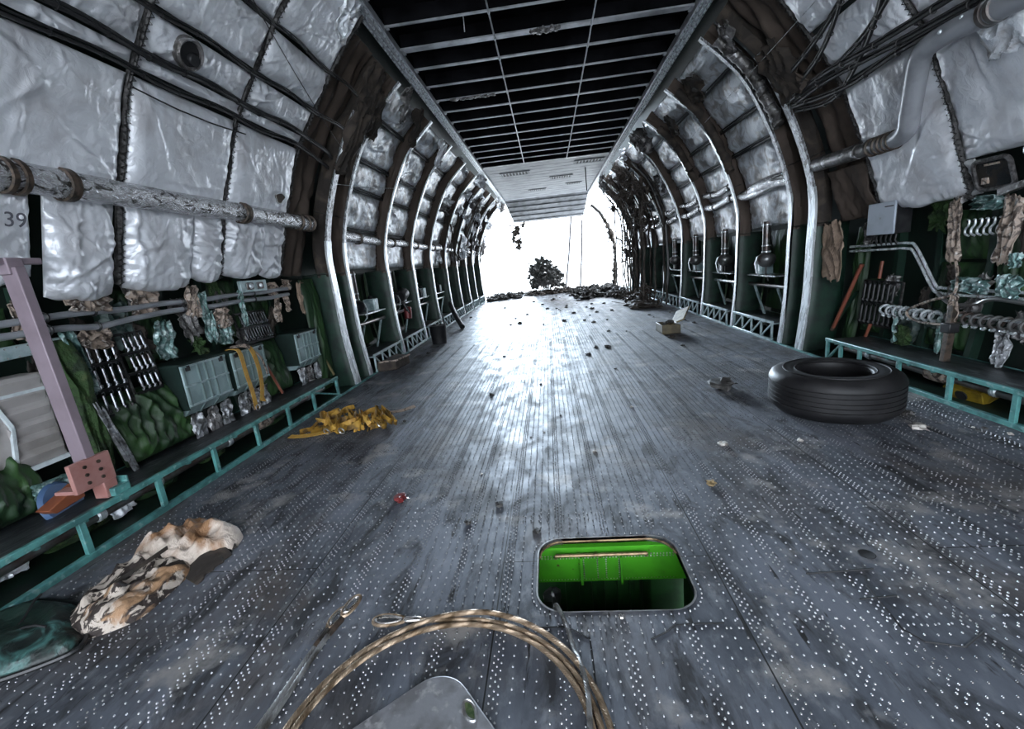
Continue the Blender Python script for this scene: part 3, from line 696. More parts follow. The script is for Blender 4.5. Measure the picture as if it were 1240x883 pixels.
# dark cable bundle fanning over the right blankets
fans = [[(6.3, 3.15), (5.5, 3.19), (4.4, 3.13), (3.2, 3.08)], [(6.2, 3.16), (5.3, 3.05), (4.45, 3.08), (3.2, 3.03)], [(6.2, 3.22), (5.45, 3.26), (4.6, 3.22), (3.4, 3.2)], [(6.1, 3.20), (5.54, 3.23), (4.82, 3.32), (4.2, 3.5), (3.6, 3.62)],
        [(6.1, 3.42), (5.43, 3.5), (4.82, 3.62), (4.0, 3.85)], [(5.95, 3.3), (5.3, 3.42), (4.7, 3.66), (4.3, 3.95)], [(6.2, 3.1), (5.6, 3.0), (5.2, 3.1), (4.6, 3.38), (4.1, 3.7)]]
fl = ['lowest straight', 'second lowest straight', 'third straight', 'first upward branching', 'second upward branching', 'steepest upward branching', 'crossing loop']
for i, f in enumerate(fans):
    t = thing('wall_cable', f'{fl[i]} dark cable of the bundle across the upper right blankets', 'cable', BL.wz(1, f[0][0], f[0][1], .05), 'dark cables over the right blankets')
    pts = smoothpath([BL.wz(1, y, z, .095+.012*(i % 3)) for y, z in f], 8)
    mb = MB(); mb.tube(pts, .019 if i < 3 else .016, 7); mb.tube([p+V((-.006, .01, .03)) for p in pts], .011, 6); mb.build('cable', m_black, t)
    mb = MB()
    for q in range(3, len(pts)-2, 4): mb.torus(pts[q], pts[q+1]-pts[q], .026, .005, 10, 5)
    mb.build('tie', m_lace, t)
mb = MB(); mb.tube([FR.wz(1, lerp(9.2, 4.6, q/12), lerp(3.55, 3.75, q/12), .04) for q in range(13)], .004, 5)
tag(mb.build('thin_wire', m_alum), 'taut thin pale wire stretched past the upper right frames', 'wire')
mb = MB(); mb.tube([FR.wz(-1, lerp(6.2, 9.5, q/12), lerp(2.9, 3.35, q/12)-.03*math.sin(q/4), .05) for q in range(13)], .004, 5)
tag(mb.build('thin_wire', m_alum), 'thin pale wire slanting across the upper left frames', 'wire')
# foil ducts through the right bays
for i, (x, z, r) in enumerate([(3.35, 2.36, .075), (3.30, 2.58, .062)]):
    t = thing('foil_duct', ['lower', 'upper'][i]+' foil-wrapped duct running behind the right frames', 'duct', (x, 7.0, z-.1), 'foil ducts behind the right frames')
    mb = MB(); pts = []; rs = []
    for q in range(130):
        y = lerp(8.62 if i else 6.9, 16.5, q/129); pts.append((x, y, z+.03*math.sin(y*3.7+i)-.02)); rs.append(r*(1+.10*nz(y*7, 5+i)+.05*nz(y*19, i)))
    mb.tube(pts, rs, 14); mb.build('duct', m_lagging, t, smooth=60)
    mb = MB()
    for y in np.arange(8.9, 16.3, .85): mb.lathe([(r*.95, -.03), (r*1.12, -.02), (r*1.12, .02), (r*.95, .03)], (x, y, z+.03*math.sin(y*3.7+i)-.02), (0, 1, 0), 16)
    mb.build('duct_band', m_black, t)
t = thing('foil_duct', 'canoe-shaped sagging foil duct in the first right bay', 'duct', (3.36, 7.3, 2.25))
mb = MB(); pts = []; rs = []
for q in range(40):
    u = q/39; pts.append((3.36, lerp(7.0, 8.5, u), 2.42-.05*u)); rs.append(.03+.085*math.sin(math.pi*min(1, .12+u*.9))**.8)
mb.tube(pts, rs, 18); mb.build('duct', m_lagging, t, smooth=60)
mb = MB(); mb.tube([(3.27, lerp(7.05, 8.45, q/10), 2.44-.05*q/10) for q in range(11)], .008, 5); mb.build('seam_cord', m_black, t)

# ================================================================== BENCHES (walkway ledges beside the floor)
def bench(side, y0, y1, posts, label, mat, top=.275, braces=True, tread=True, group='wall ledges beside the floor', pipe=None, nearw=.04):
    t = thing('wall_ledge', label, 'ledge', (side*3.45, y0, 0), group)
    xf, xb = side*3.215, side*3.72
    mb = MB(); mb.bar((xf, y0, top), (xf, y1, top), .035, .04); mb.build('front_rail', mat, t, bevel=.004)
    mb = MB(); mb.bar((xb, y0, top-.02), (xb, y1, top-.02), .035, .045); mb.build('rear_rail', mat, t, bevel=.004)
    mb = MB(); mb.bar((xf, y0, .02), (xf, y1, .02), .045, .04); mb.build('bottom_rail', mat, t, bevel=.004)
    mb = MB(); mb.box(((xf+xb)/2, (y0+y1)/2, top-.005), (abs(xb-xf)-.03, y1-y0, .012)); mb.build('tread_plate', m_tread, t)
    for y in posts:
        mb = MB(); mb.bar((xf, y, .03), (xf, y, top-.015), .03, nearw, (0, 1, 0)); mb.build('post', mat, t, bevel=.003)
    if braces:
        for a, b in zip(posts[:-1], posts[1:]):
            if b-a < .7 and braces == 'all' or (braces is True and b == posts[-1]):
                mb = MB(); mb.bar((xf, a+.02, top-.03), (xf, b-.02, .05), .02, .022, (1, 0, 0)); mb.build('brace', mat, t)
    mb = MB()
    for k in range(int((y1-y0)/.275)+1):
        y = y0+.05+k*.275
        if y < y1: mb.bar((xf, y, top-.025), (xb, y, top-.03), .025, .03)
    mb.build('cross_bearer', mat, t)
    return t
bench(-1, 1.1, 5.66, [1.66, 2.21, 2.77, 3.33, 3.9, 4.45, 5.0, 5.62], 'long teal ledge with dark tread along the near left wall', m_teal)
bench(1, 1.6, 5.66, [2.2, 2.8, 3.38, 3.93, 4.5, 5.06, 5.38, 5.63], 'long teal ledge with dark tread along the near right wall', m_teal)
for side in (-1, 1):
    for b in range(1, 9):
        if side > 0 and b > 6: continue
        y0, y1 = FY[b]+.2, FY[b+1]-.13
        n = 4; ps = [lerp(y0+.02, y1-.02, q/n) for q in range(n+1)]
        bench(side, y0, y1, ps, f'short pale truss ledge in the {ORD[b-1]} bay past the {SIDE[side]} double frame', m_teal_pale, .30, 'all', group=f'short truss ledges between the {SIDE[side]} frames', nearw=.022)
for side in (-1, 1):
    t = thing('floor_pipe', f'steel pipe running under the near {SIDE[side]} ledge', 'pipe', (side*3.42, 1.2, .09), 'pipes under the ledges')
    mb = MB(); mb.tube([(side*3.42, y, .150) for y in np.arange(1.1, 5.75, .25)], .036, 14); pp = mb.build('pipe', m_pipe_dark, t)
    mb = MB()
    for y in (2.48, 2.95, 3.75, 4.28, 4.33, 5.2): mb.lathe([(.036, -.03), (.046, -.02), (.046, .02), (.036, .03)], (side*3.42, y, .150), (0, 1, 0), 16)
    mb.build('coupling', m_alum, pp)
    mb = MB(); mb.lathe([(.036, -.12), (.062, -.10), (.066, 0), (.062, .10), (.036, .12)], (side*3.42, 4.3, .150), (0, 1, 0), 16); mb.build('lagged_joint', m_tan, pp)

# ================================================================== LOWER WALL, LEFT
def crumple(name, c, w, h, side, seed, mat, label, cat, group, amp=.05, tilt=0., lean=0., n=26, ragged=.16, solid=.006, fr=3., parent=None):
    c = V(c); rr = random.Random(seed)
    ny_, nz2 = V((0, math.cos(tilt), math.sin(tilt))), V((side*lean, -math.sin(tilt), math.cos(tilt))).normalized()
    nn = V((-side, 0, 0))
    mb = MB(); vs = []; fs = []; m = n*2; rings = max(6, n//2)
    for j in range(rings+1):
        for i in range(m):
            a = 2*math.pi*i/m; r = j/rings
            # squarish outline with torn edge
            k = 1/max(abs(math.cos(a)), abs(math.sin(a)))**.75
            rad = r*k*(1+ragged*r*(nz(math.cos(a)*3+seed, math.sin(a)*3, seed)*1.3+nz(math.cos(a)*8+seed, math.sin(a)*8, seed)*.8))
            y, z = rad*math.cos(a)*w/2, rad*math.sin(a)*h/2
            d = amp*(1-2*abs(nz(y/w*fr+seed, z/h*fr*.7, seed))*1.3)+amp*.22*(1-2*abs(nz(y*30+seed, z*16, seed+2)))
            vs.append(c+ny_*y+nz2*z+nn*d)
    for j in range(rings):
        for i in range(m): fs.append((j*m+i, j*m+(i+1) % m, (j+1)*m+(i+1) % m, (j+1)*m+i))
    mb.add(vs, fs); o = mb.build(name, mat, parent, smooth=28, solid=solid)
    if parent is None: tag(o, label, cat, group)
    return o
# thin hull ribs in the lower near wall
for side in (-1, 1):
    ys = [2.2, 2.75, 3.3, 3.85, 4.4, 4.95, 5.5]
    for i, y in enumerate(ys):
        t = thing('wall_rib', f'slim dark green rib on the lower {SIDE[side]} wall, {ORD[i]} from the camera', 'rib', SK.wz(side, y, .2), f'slim ribs on the lower {SIDE[side]} wall')
        mb = MB(); s0, s1 = SK.s_of(.0), SK.s_of(1.75)
        mb.grid(lambda u, v: SK.w(side, y+.03*(v-.5)*2, lerp(s0, s1, u), .11), 12, 1, lambda u, v: SK.w(side, y+.03*(v-.5)*2, lerp(s0, s1, u), .095)); mb.build('rib_flange', m_primer2, t)
        mb = MB(); mb.grid(lambda u, v: SK.w(side, y, lerp(s0, s1, u), .10*v-.01), 12, 1, lambda u, v: SK.w(side, y+.012, lerp(s0, s1, u), .10*v-.01)); mb.build('rib_web', m_primer2, t)
# green quilts on lower wall
def quilt(side, y0, y1, z0, z1, seed, label, mat=None, x=None, puff=.06, lean=(0, 0), n=40, fold=1.):
    xa = x
    def base(u, v):
        y = lerp(y0, y1, v)+lean[0]*(1-u); z = lerp(z0, z1, u)
        if xa is None: return SK.wz(side, y, z, .06), V((-side, 0, 0))
        return V((side*lerp(xa[0], xa[1], u), y, z)), V((-side, 0, 0))
    def fn(u, v):
        p, q = base(u, v); e = (1-math.exp(-min(u, 1-u)*12))*(1-math.exp(-min(v, 1-v)*12))
        d = puff*e+fold*e*(.05*(.5-abs(nz(v*(y1-y0)*9+seed+u*2.5, u*1.2, seed)))+.03*nz(v*(y1-y0)*22+seed-u*3, u*2, seed)+.02*fbm(u*3+seed, v*4, 2))
        return p+q*d+V((0, .02*nz(u*3+seed, v*3, 4), 0))
    def bk(u, v): p, q = base(u, v); return p-q*.01
    mb = MB(); mb.grid(fn, n, n, bk); return tag(mb.build('padded_wall_quilt', mat or m_greenq, smooth=70), label, 'wall quilt', f'dark green padded quilts on the lower {SIDE[side]} wall')
quilt(-1, 2.69, 2.86, .30, 1.36, 1, 'mossy green narrow quilt right of the pink strut', m_greenm, (3.60, 3.66), .07, (-.03, 0))
quilt(-1, 2.92, 3.60, .30, .86, 2, 'draped dark green quilt left of the largest canister', None, (3.60, 3.74), .08, n=60, fold=1.6)
quilt(-1, 3.44, 3.62, .30, .92, 3, 'narrow mossy quilt hanging beside the largest canister', m_greenm, (3.62, 3.74), .05)
quilt(-1, 1.75, 2.42, .30, .75, 4, 'crumpled green quilt behind the ledge at the left photo edge', None, (3.62, 3.80), .10, fold=1.6)
quilt(-1, 3.42, 3.86, 1.0, 1.70, 5, 'dark green quilt above the largest canister', None, None, .04)
quilt(-1, 4.46, 4.92, .98, 1.72, 6, 'dark green quilt above the strapped canister', None, None, .04)
quilt(-1, 4.76, 5.28, .30, .95, 7, 'dark green quilt between the strapped canister and the farthest canister', None, (3.62, 3.75), .05)
quilt(-1, 5.86, 6.22, .05, 1.65, 8, 'dark green quilt beside the foot of the first left frame', None, (3.55, 3.6), .04)
quilt(-1, 4.97, 5.46, 1.0, 1.7, 9, 'dark green quilt above the farthest canister', None, None, .03)
quilt(-1, 2.22, 2.68, 1.28, 1.62, 10, 'dark green quilt behind the top of the pink strut', None, None, .03)
for i, (y0, y1, lab) in enumerate([(1.45, 2.02, 'nearest'), (2.28, 2.70, 'second'), (2.95, 3.30, 'third'), (3.62, 3.86, 'fourth'), (4.55, 4.95, 'fifth')]):
    def fn(u, v, y0=y0, y1=y1, i=i):
        e = (1-math.exp(-min(u, 1-u)*10))*(1-math.exp(-min(v, 1-v)*10))
        return V((-3.62+.10*u*0+e*(.10+.05*fbm(u*4+i, v*4, i)), lerp(y0, y1, v), lerp(-.02, .20, u)))
    mb = MB(); mb.grid(fn, 26, 26, lambda u, v, y0=y0, y1=y1: V((-3.66, lerp(y0, y1, v), lerp(-.02, .20, u))))
    tag(mb.build('stuffed_quilt', m_greenm if i % 2 else m_greenq, smooth=70), f'green quilt bundle stuffed under the left ledge, {lab} from the camera', 'quilt', 'green bundles under the left ledge')
for i, (y0, y1, z0, z1, lab) in enumerate([(6.0, 6.22, .05, 1.6, 'beside the foot of the first frame'), (4.45, 4.95, .3, 1.15, 'behind the nearer ring rack'), (3.35, 3.85, .3, 1.4, 'at the right photo edge'), (3.9, 4.37, .85, 1.6, 'under the dark window'), (4.46, 4.92, 1.18, 1.65, 'right of the grey enamel box'), (5.5, 5.95, .3, .95, 'behind the orange pole')]):
    quilt(1, y0, y1, z0, z1, 20+i, f'dark green padded quilt {lab}', None, None, .04)

# conduits
for i, dz in enumerate((0, .075)):
    mb = MB(); pts = []
    for q in range(60):
        y = lerp(1.9, 5.6, q/59); s = 1 if i == 0 else -1
        z = 1.475+dz+.02*(y-3)*.5+s*-.035*math.exp(-((y-3.05)/.22)**2)*(1 if i == 0 else .3)+.006*math.sin(y*7+i)
        pts.append((-3.63, y, z-.03))
    mb.tube(pts, .024, 10)
    t = thing('grey_conduit', f'{"lower" if i == 0 else "upper"} of two grey conduits along the left wall under the blankets', 'conduit', (-3.6, 2, 1.4), 'grey conduits on the left wall')
    cd = mb.build('conduit', m_pipe_grey, t)
    mb = MB()
    for y in (2.72, 3.05, 3.87, 4.9): mb.torus((-3.63, y, pts[int((y-1.9)/3.7*59)][2]), (0, 1, 0), .030, .009, 12, 6)
    mb.build('clip', m_blackmetal, cd)
t = thing('cable_tray', 'riveted grey-teal bracket rail left of the first roller rack', 'bracket', (-3.7, 2.2, 1.30))
mb = MB(); mb.bar((-3.70, 1.9, 1.30), (-3.68, 2.86, 1.34), .03, .085); mb.build('rail', m_teal_pale, t, bevel=.004)
mb = MB()
for k in range(14): mb.ball((-3.665, 1.95+k*.065, 1.33+k*.0028), .006, 6, 4)
for k in range(14): mb.ball((-3.665, 1.95+k*.065, 1.27+k*.0028), .006, 6, 4)
mb.build('rivet', m_rim, t)

# ribbed canisters
def canister(y0, y1, z0, z1, label, straps=False):
    xf, xb = -3.50, -3.86
    t = thing('ribbed_canister', label, 'canister', ((xf+xb)/2, (y0+y1)/2, z0), 'ribbed grey green canisters on the left wall')
    mb = MB()
    ch = .09
    sec = [(xf, z1), (xf, z0+ch), (xf-.08, z0), (xb, z0), (xb, z1)]
    mb.prism([(x, y0, z) for x, z in sec], (0, y1-y0, 0)); mb.build('canister_body', [m_box], t, bevel=.008)
    mb = MB()
    for k in range(3):
        y = lerp(y0, y1, (k+.0)/2)*(1-.0)
        y = min(max(y, y0+.012), y1-.012)
        mb.box((xf+.006, y, (z0+ch+z1)/2), (.02, .018, z1-z0-ch))
    for k in (1, 2):
        y = lerp(y0, y1, k/3); mb.box((xf+.006, y, (z0+ch+z1)/2), (.022, .02, z1-z0-ch)); mb.bar((xf+.004, y, z0+ch), (xf-.078, y, z0), .022, .02)
    mb.build('vertical_rib', M('canister_rib_dark_%d' % int(y0*100), (.16, .22, .22), .45, .1), t)
    mb = MB()
    for k in range(3): mb.box((xf+.008, (y0+y1)/2, lerp(z0+ch+.01, z1-.012, k/2)), (.024, y1-y0, .017))
    mb.build('horizontal_rib', m_teal_pale, t)
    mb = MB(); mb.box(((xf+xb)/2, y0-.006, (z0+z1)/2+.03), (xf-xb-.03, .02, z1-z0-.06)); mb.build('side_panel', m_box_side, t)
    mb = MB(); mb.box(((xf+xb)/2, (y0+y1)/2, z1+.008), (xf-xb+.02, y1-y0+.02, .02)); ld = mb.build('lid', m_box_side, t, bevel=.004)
    mb = MB()
    for y in (y0+.06, y1-.06): mb.box((xf+.012, y, z1-.03), (.02, .035, .05))
    mb.build('latch', m_blackmetal, ld)
    for q, y in enumerate((lerp(y0, y1, .15), lerp(y0, y1, .5), lerp(y0, y1, .85))):
        crumple('foil_leg', (-3.56, y, (z0+.27)/2), .16, z0-.25, -1, int(y0*70)+q, m_foil_dark if q == 1 else m_foil_leg, '', '', None, .03, n=18, parent=t)
    return t
canister(3.53, 4.06, .50, .97, 'largest ribbed grey-green canister, nearest of three on the left wall')
canister(4.16, 4.67, .50, .96, 'ribbed grey-green canister with yellow straps hung over it')
canister(5.34, 5.85, .49, .96, 'ribbed grey-green canister nearest the first left frame')
# yellow straps hung over the second canister
def ribbon(mb, pts, w, up=(0, 0, 1), th=.003, wvec=None):
    pts = smoothpath(pts, 6); n = len(pts); vs = []
    for i, p in enumerate(pts):
        t_ = (pts[min(i+1, n-1)]-pts[max(i-1, 0)]).normalized()
        wv = V(wvec) if wvec is not None else V(up)
        x = wv-t_*wv.dot(t_); x = x.normalized() if x.length > 1e-5 else t_.orthogonal().normalized()
        nn = t_.cross(x)*th
        vs += [p-x*w/2-nn, p+x*w/2-nn, p+x*w/2+nn, p-x*w/2+nn]
    fs = [(0, 1, 2, 3), (4*n-4, 4*n-1, 4*n-2, 4*n-3)]
    for i in range(n-1):
        for k in range(4): fs.append((i*4+k, i*4+(k+1) % 4, i*4+4+(k+1) % 4, i*4+4+k))
    mb.add(vs, fs)
t = thing('yellow_strap', 'yellow webbing straps hanging over the middle canister', 'strap', (-3.47, 4.35, .30))
mb = MB(); ribbon(mb, [(-3.60, 4.24, .99), (-3.50, 4.25, .985), (-3.465, 4.255, .93), (-3.46, 4.27, .7), (-3.455, 4.29, .5), (-3.47, 4.31, .30)], .055, wvec=(0, 1, 0)); mb.build('long_strap', m_strap, t)
mb = MB(); ribbon(mb, [(-3.62, 4.40, .99), (-3.51, 4.41, .99), (-3.46, 4.43, .94), (-3.455, 4.47, .75), (-3.46, 4.47, .55), (-3.47, 4.44, .40), (-3.44, 4.40, .36)], .06, wvec=(0, 1, 0)); mb.build('doubled_strap', m_strap, t)
mb = MB(); ribbon(mb, [(-3.52, 4.44, 1.0), (-3.45, 4.52, .86), (-3.455, 4.58, .72), (-3.46, 4.60, .62)], .025, wvec=(0, 1, 0)); ribbon(mb, [(-3.6, 4.3, 1.0), (-3.5, 4.36, 1.005), (-3.46, 4.42, .97)], .05, wvec=(0, 1, .3)); mb.build('thin_strap', m_tan, t)
mb = MB(); mb.torus((-3.452, 4.31, .315), (1, 0, 0), .03, .007); mb.build('buckle', m_rim, t)

# roller racks: rows of short dark rods in tiers
def rack(side, x0, x1, y0, y1, z0, z1, tiers, n, label, mat_rod, rad=.015, framed=True, slant=0., mframe=None):
    t = thing('rod_rack', label, 'rod rack', (side*x0, (y0+y1)/2, z0), 'racks of short dark rods')
    mb = MB()
    hts = np.linspace(z0, z1, tiers+1)
    X = lambda z: side*lerp(x0, x1, (z-z0)/(z1-z0))
    Yo = lambda z: slant*(z1-z)
    for z in hts: mb.bar((X(z)+side*.03, y0-.02+Yo(z), z), (X(z)+side*.03, y1+.02+Yo(z), z), .03, .022)
    mb.build('cross_strip', mframe or m_blackmetal, t)
    for k in range(tiers):
        for i in range(n):
            y = lerp(y0, y1, (i+.5)/n); za, zb = hts[k]+.02, hts[k+1]-.03; zm = (za+zb)/2
            mb = MB(); mb.tube([(X(za), y+Yo(za), za), (X(zm)-side*.003, y+Yo(zm), zm), (X(zb), y+Yo(zb), zb)], [rad*.75, rad, rad*.9], 10); 
            mb.torus((X(zb)-side*.004, y+Yo(zb), zb+.012), (1, .0, 0), rad*1.1, rad*.35, 10, 5)
            mb.tube([(X(za)-side*.008, y+Yo(za), za+.01), (X(za)-side*.008, y+Yo(za), za+.035)], rad*1.25, 10)
            mb.build('rod', mat_rod, t)
    mb = MB()
    for y in (y0-.03, y1+.03): mb.bar((X(z0)+side*.04, y+Yo(z0), z0), (X(z1)+side*.04, y+Yo(z1), z1), .02, .02)
    mb.build('side_strip', m_lace, t)
    return t
rack(-1, 3.64, 3.70, 2.88, 3.20, .72, 1.32, 3, 5, 'rack of dark rods right of the mossy quilt', m_rod, .013, slant=-.05)
rack(-1, 3.64, 3.70, 3.25, 3.46, .82, 1.32, 3, 4, 'narrow rack of dark rods above the draped green quilt', m_rod, .013)
rack(-1, 3.66, 3.72, 4.68, 5.16, .98, 1.32, 2, 10, 'rack of small dark rods above the strapped canister', m_rod, .011)
rack(1, 3.68, 3.72, 5.30, 5.84, .42, .94, 2, 7, 'black rack of dark rods right of the orange pole', m_blackmetal, .018)

# foil, paper and tan scraps on the lower left wall
SC = [(-3.70, 2.62, 1.52, .10, .26, m_tan, 'tan and silver scrap hanging above the conduits behind the strut'), (-3.62, 3.02, 1.60, .32, .14, m_tan, 'tan foil scrap under the bulging sagging blanket'),
      (-3.66, 3.02, 1.34, .24, .18, m_tan, 'tan patch above the first rod rack'), (-3.66, 3.52, 1.56, .30, .22, m_tan, 'tan paper scrap above the conduits near the first seam'),
      (-3.66, 2.86, 1.18, .10, .5, m_foil_teal, 'teal foil strip left of the first rod rack'), (-3.62, 3.56, 1.22, .20, .34, m_foil_teal, 'bunched teal foil right of the narrow rod rack'),
      (-3.54, 2.86, .55, .06, .62, m_foil_leg, 'bright foil strip hanging down onto the left ledge'), (-3.62, 3.98, 1.52, .16, .30, m_tan, 'tan crumpled strip hanging above the largest canister'),
      (-3.62, 4.10, 1.34, .14, .50, m_foil_teal, 'teal foil strip behind the largest canister'), (-3.60, 4.28, 1.32, .22, .20, m_tan, 'pale tan scrap between the largest and strapped canisters'),
      (-3.62, 4.30, 1.16, .20, .24, m_foil_teal, 'teal foil bunch above the strapped canister'), (-3.64, 4.66, 1.38, .08, .4, m_foil_teal, 'slim teal foil strip left of the small rod rack'),
      (-3.66, 5.30, 1.55, .22, .18, m_tan, 'tan scrap right of the grey bracket box'), (-3.66, 5.32, 1.30, .13, .3, m_tan, 'tan scrap over the right end of the small rod rack'),
      (-3.66, 5.55, 1.35, .12, .2, m_tan, 'small tan scrap above the farthest canister'), (-3.62, 5.85, 1.40, .18, .44, m_paper, 'brown paper strip left of the first left frame'), (-3.66, 5.62, 1.60, .2, .14, m_tan, 'tan scrap just under the last silver blanket'),
      (-3.70, 2.05, .95, .5, .3, m_foil_teal, 'teal foil sheet above the grey ribbed case'), (-3.58, 2.42, .40, .3, .16, m_foil_teal, 'teal foil scrap under the grey ribbed case'), (-3.52, 2.70, .12, .2, .2, m_foil, 'silver scrap beside the pipe under the left ledge'), (-3.52, 2.0, .12, .2, .15, m_foil, 'silver scrap under the ledge at the left photo edge')]
for i, (x, y, z, w, h, mt, lab) in enumerate(SC): crumple('crumpled_scrap', (x, y, z), w, h, -1, 300+i, mt, lab, 'scrap', 'scraps on the lower left wall', .035 if w > .065 else .015, tilt=R.uniform(-.15, .15) if w > .065 else .23)
for i in range(14):
    y = R.uniform(2.5, 5.9); z = R.uniform(.95, 1.7)
    crumple('torn_lining', (-3.76, y, z), R.uniform(.12, .3), R.uniform(.2, .45), -1, 700+i, [m_foil_dark, m_brown_dark, m_greenm, m_lining][i % 4], 'torn dark lining scrap deep in the lower left wall', 'lining scrap', 'torn lining scraps in the lower left wall', .04, tilt=R.uniform(-.4, .4), ragged=.3)
for i in range(14):
    y = R.uniform(3.6, 5.9); z = R.uniform(.4, 1.7)
    crumple('torn_lining', (3.78, y, z), R.uniform(.12, .3), R.uniform(.2, .45), 1, 720+i, [m_foil_dark, m_brown_dark, m_greenm, m_lining][i % 4], 'torn dark lining scrap deep in the lower right wall', 'lining scrap', 'torn lining scraps in the lower right wall', .04, tilt=R.uniform(-.4, .4), ragged=.3)
# grey bracket box near conduits
t = thing('bracket_box', 'small pale grey bracket box with two openings under the left blankets', 'bracket', (-3.6, 4.9, 1.55))
mb = MB(); mb.box((-3.62, 4.92, 1.62), (.04, .46, .13)); mb.build('plate', m_teal_pale, t, bevel=.005)
mb = MB(); mb.box((-3.595, 4.84, 1.62), (.012, .12, .08)); mb.box((-3.595, 5.02, 1.62), (.012, .12, .08)); mb.build('opening', m_pipe_dark, t, bevel=.01)
mb = MB(); mb.ball((-3.588, 4.84, 1.62), .03, 8, 6); mb.ball((-3.588, 5.02, 1.62), .025, 8, 6); mb.build('boss', m_alum, t)
# slim yellow-green pole and red pole
mb = MB(); mb.tube([(-3.50, 6.12, .22), (-3.6, 5.9, .85)], .022, 8); tag(mb.build('wooden_pole', M('olive_wood', (.16, .13, .06), .7)), 'olive pole leaning between the farthest canister and the first frame', 'pole')
mb = MB(); mb.tube([(-3.55, 4.92, .30), (-3.66, 4.78, .92)], .016, 8); tag(mb.build('red_pole', m_orange), 'thin dull red pole right of the strapped canister', 'pole')

# pink strut
t = thing('pink_strut', 'tall pinkish steel strut standing on the left ledge with a crossbar top', 'strut', (-3.32, 2.38, .30))
a, b = V((-3.33, 2.44, .52)), V((-3.40, 2.46, 1.84)); 
mb = MB(); mb.bar(a, b, .06, .105, (1, 0, 0)); mb.build('beam', m_pink, t, bevel=.006)
mb = MB(); mb.bar((-3.40, 2.36, 1.88), (-3.40, 2.62, 1.88), .035, .04); mb.bar((-3.41, 2.46, 1.80), (-3.41, 2.46, 1.90), .08, .09, (0, 1, 0)); mb.build('crossbar', m_pink, t, bevel=.006)
mb = MB(); mb.bar((-3.295, 2.42, .40), (-3.30, 2.45, .62), .025, .26, (0, 1, 0)) if False else mb.box((-3.285, 2.42, .50), (.03, .26, .20)); mb.box((-3.36, 2.42, .415), (.15, .26, .025)); fp = mb.build('foot_plate', m_pink2, t, bevel=.004)
mb = MB()
for iy in (-1, 1):
    for iz in (-1, 0, 1): mb.lathe([(.0, .008), (.012, .008), (.012, 0)], (-3.27, 2.42+iy*.045, .50+iz*.055), (1, 0, 0), 8)
mb.build('bolt', m_clamp, fp)
mb = MB(); mb.box((-3.32, 2.50, .345), (.10, .09, .12)); mb.build('hinge_lug', m_pink2, t, bevel=.006)
mb = MB(); mb.box((-3.285, 2.53, .315), (.11, .11, .06)); mb.box((-3.285, 2.585, .34), (.10, .015, .10)); mb.build('hinge_bracket', m_teal, t, bevel=.004)
mb = MB(); mb.prism([(-3.36, 2.40, .44), (-3.36, 2.18, .36), (-3.36, 2.22, .32), (-3.36, 2.40, .34)], (-.10, 0, 0)); mb.build('rusty_shoe', m_rust, t, bevel=.006)
mb = MB(); mb.lathe([(.0, -.02), (.13, -.02), (.15, 0), (.13, .02), (0, .02)], (-3.50, 2.36, .32), (1, .2, .3), 24); tag(mb.build('blue_disc', m_blue), 'faded blue rubber disc behind the foot of the pink strut', 'disc')
# grey ribbed case
t = thing('grey_case', 'grey-brown ribbed equipment case behind the pink strut', 'case', (-3.72, 2.3, .55))
mb = MB(); mb.box((-3.76, 2.20, .86), (.16, .86, .62)); mb.build('case_body', m_case, t, bevel=.012)
mb = MB()
for k in range(6): mb.prism([(-3.68, 2.34, .58+k*.10), (-3.655, 2.34, .64+k*.10), (-3.68, 2.34, .66+k*.10)], (0, .26, 0))
mb.build('ribbed_panel', m_case, t)
mb = MB(); mb.bar((-3.67, 2.31, .56), (-3.66, 2.36, .86), .02, .02); mb.bar((-3.66, 2.36, .86), (-3.67, 2.28, 1.16), .02, .02); mb.bar((-3.665, 2.31, .56), (-3.665, 2.62, .56), .02, .03); mb.bar((-3.67, 2.28, 1.06), (-3.67, 2.62, 1.06), .012, .02); mb.build('white_edging', m_white, t)
mb = MB(); mb.lathe([(.0, .02), (.03, .02), (.035, 0)], (-3.68, 2.22, .95), (1, 0, 0), 14); mb.build('knob', m_blackmetal, t)

# ================================================================== LEFT / RIGHT BAY EQUIPMENT BETWEEN FRAMES
def bottle(side, y, z, x, label, s=1.):
    t = thing('pressure_bottle', label, 'bottle', (side*x, y, z-.2), f'round dark bottles in the {SIDE[side]} bays')
    mb = MB(); mb.lathe([(.0, -.13), (.06, -.125), (.13*s, -.07), (.145*s, 0), (.13*s, .06), (.06, .10), (.0, .11)], (side*x, y, z), (0, 0, 1), 20); mb.build('bulb', m_blackmetal if side < 0 else m_pipe_dark, t, smooth=60)
    mb = MB(); mb.lathe([(.058, .08), (.062, .10), (.062, .56), (.055, .60), (0, .60)], (side*x, y, z), (0, 0, 1), 16); nk = mb.build('neck', m_pipe_dark, t)
    mb = MB()
    for k in (.12, .22, .55): mb.lathe([(.062, k-.012), (.072, k-.008), (.072, k+.008), (.062, k+.012)], (side*x, y, z), (0, 0, 1), 16)
    mb.build('ring', m_alum, nk)
    mb = MB(); mb.tube([(side*x, y, z-.12), (side*x, y-.01, z-.25), (side*(x+.02), y-.05, z-.36)], .014, 6); mb.build('hose', m_black, t)
    mb = MB(); mb.tube([(side*(x-.14), y+.02, z+.05), (side*(x-.17), y+.03, z-.06), (side*(x-.15), y, z-.22), (side*(x-.08), y, z-.28)], .010, 6); mb.build('bent_tube', m_alum, t)
for i, y in enumerate((7.8, 9.55, 11.35, 13.15)):
    bottle(1, y, 1.24, 3.46, f'dark round bottle with tall neck in the {ORD[i]} bay past the right double frame')
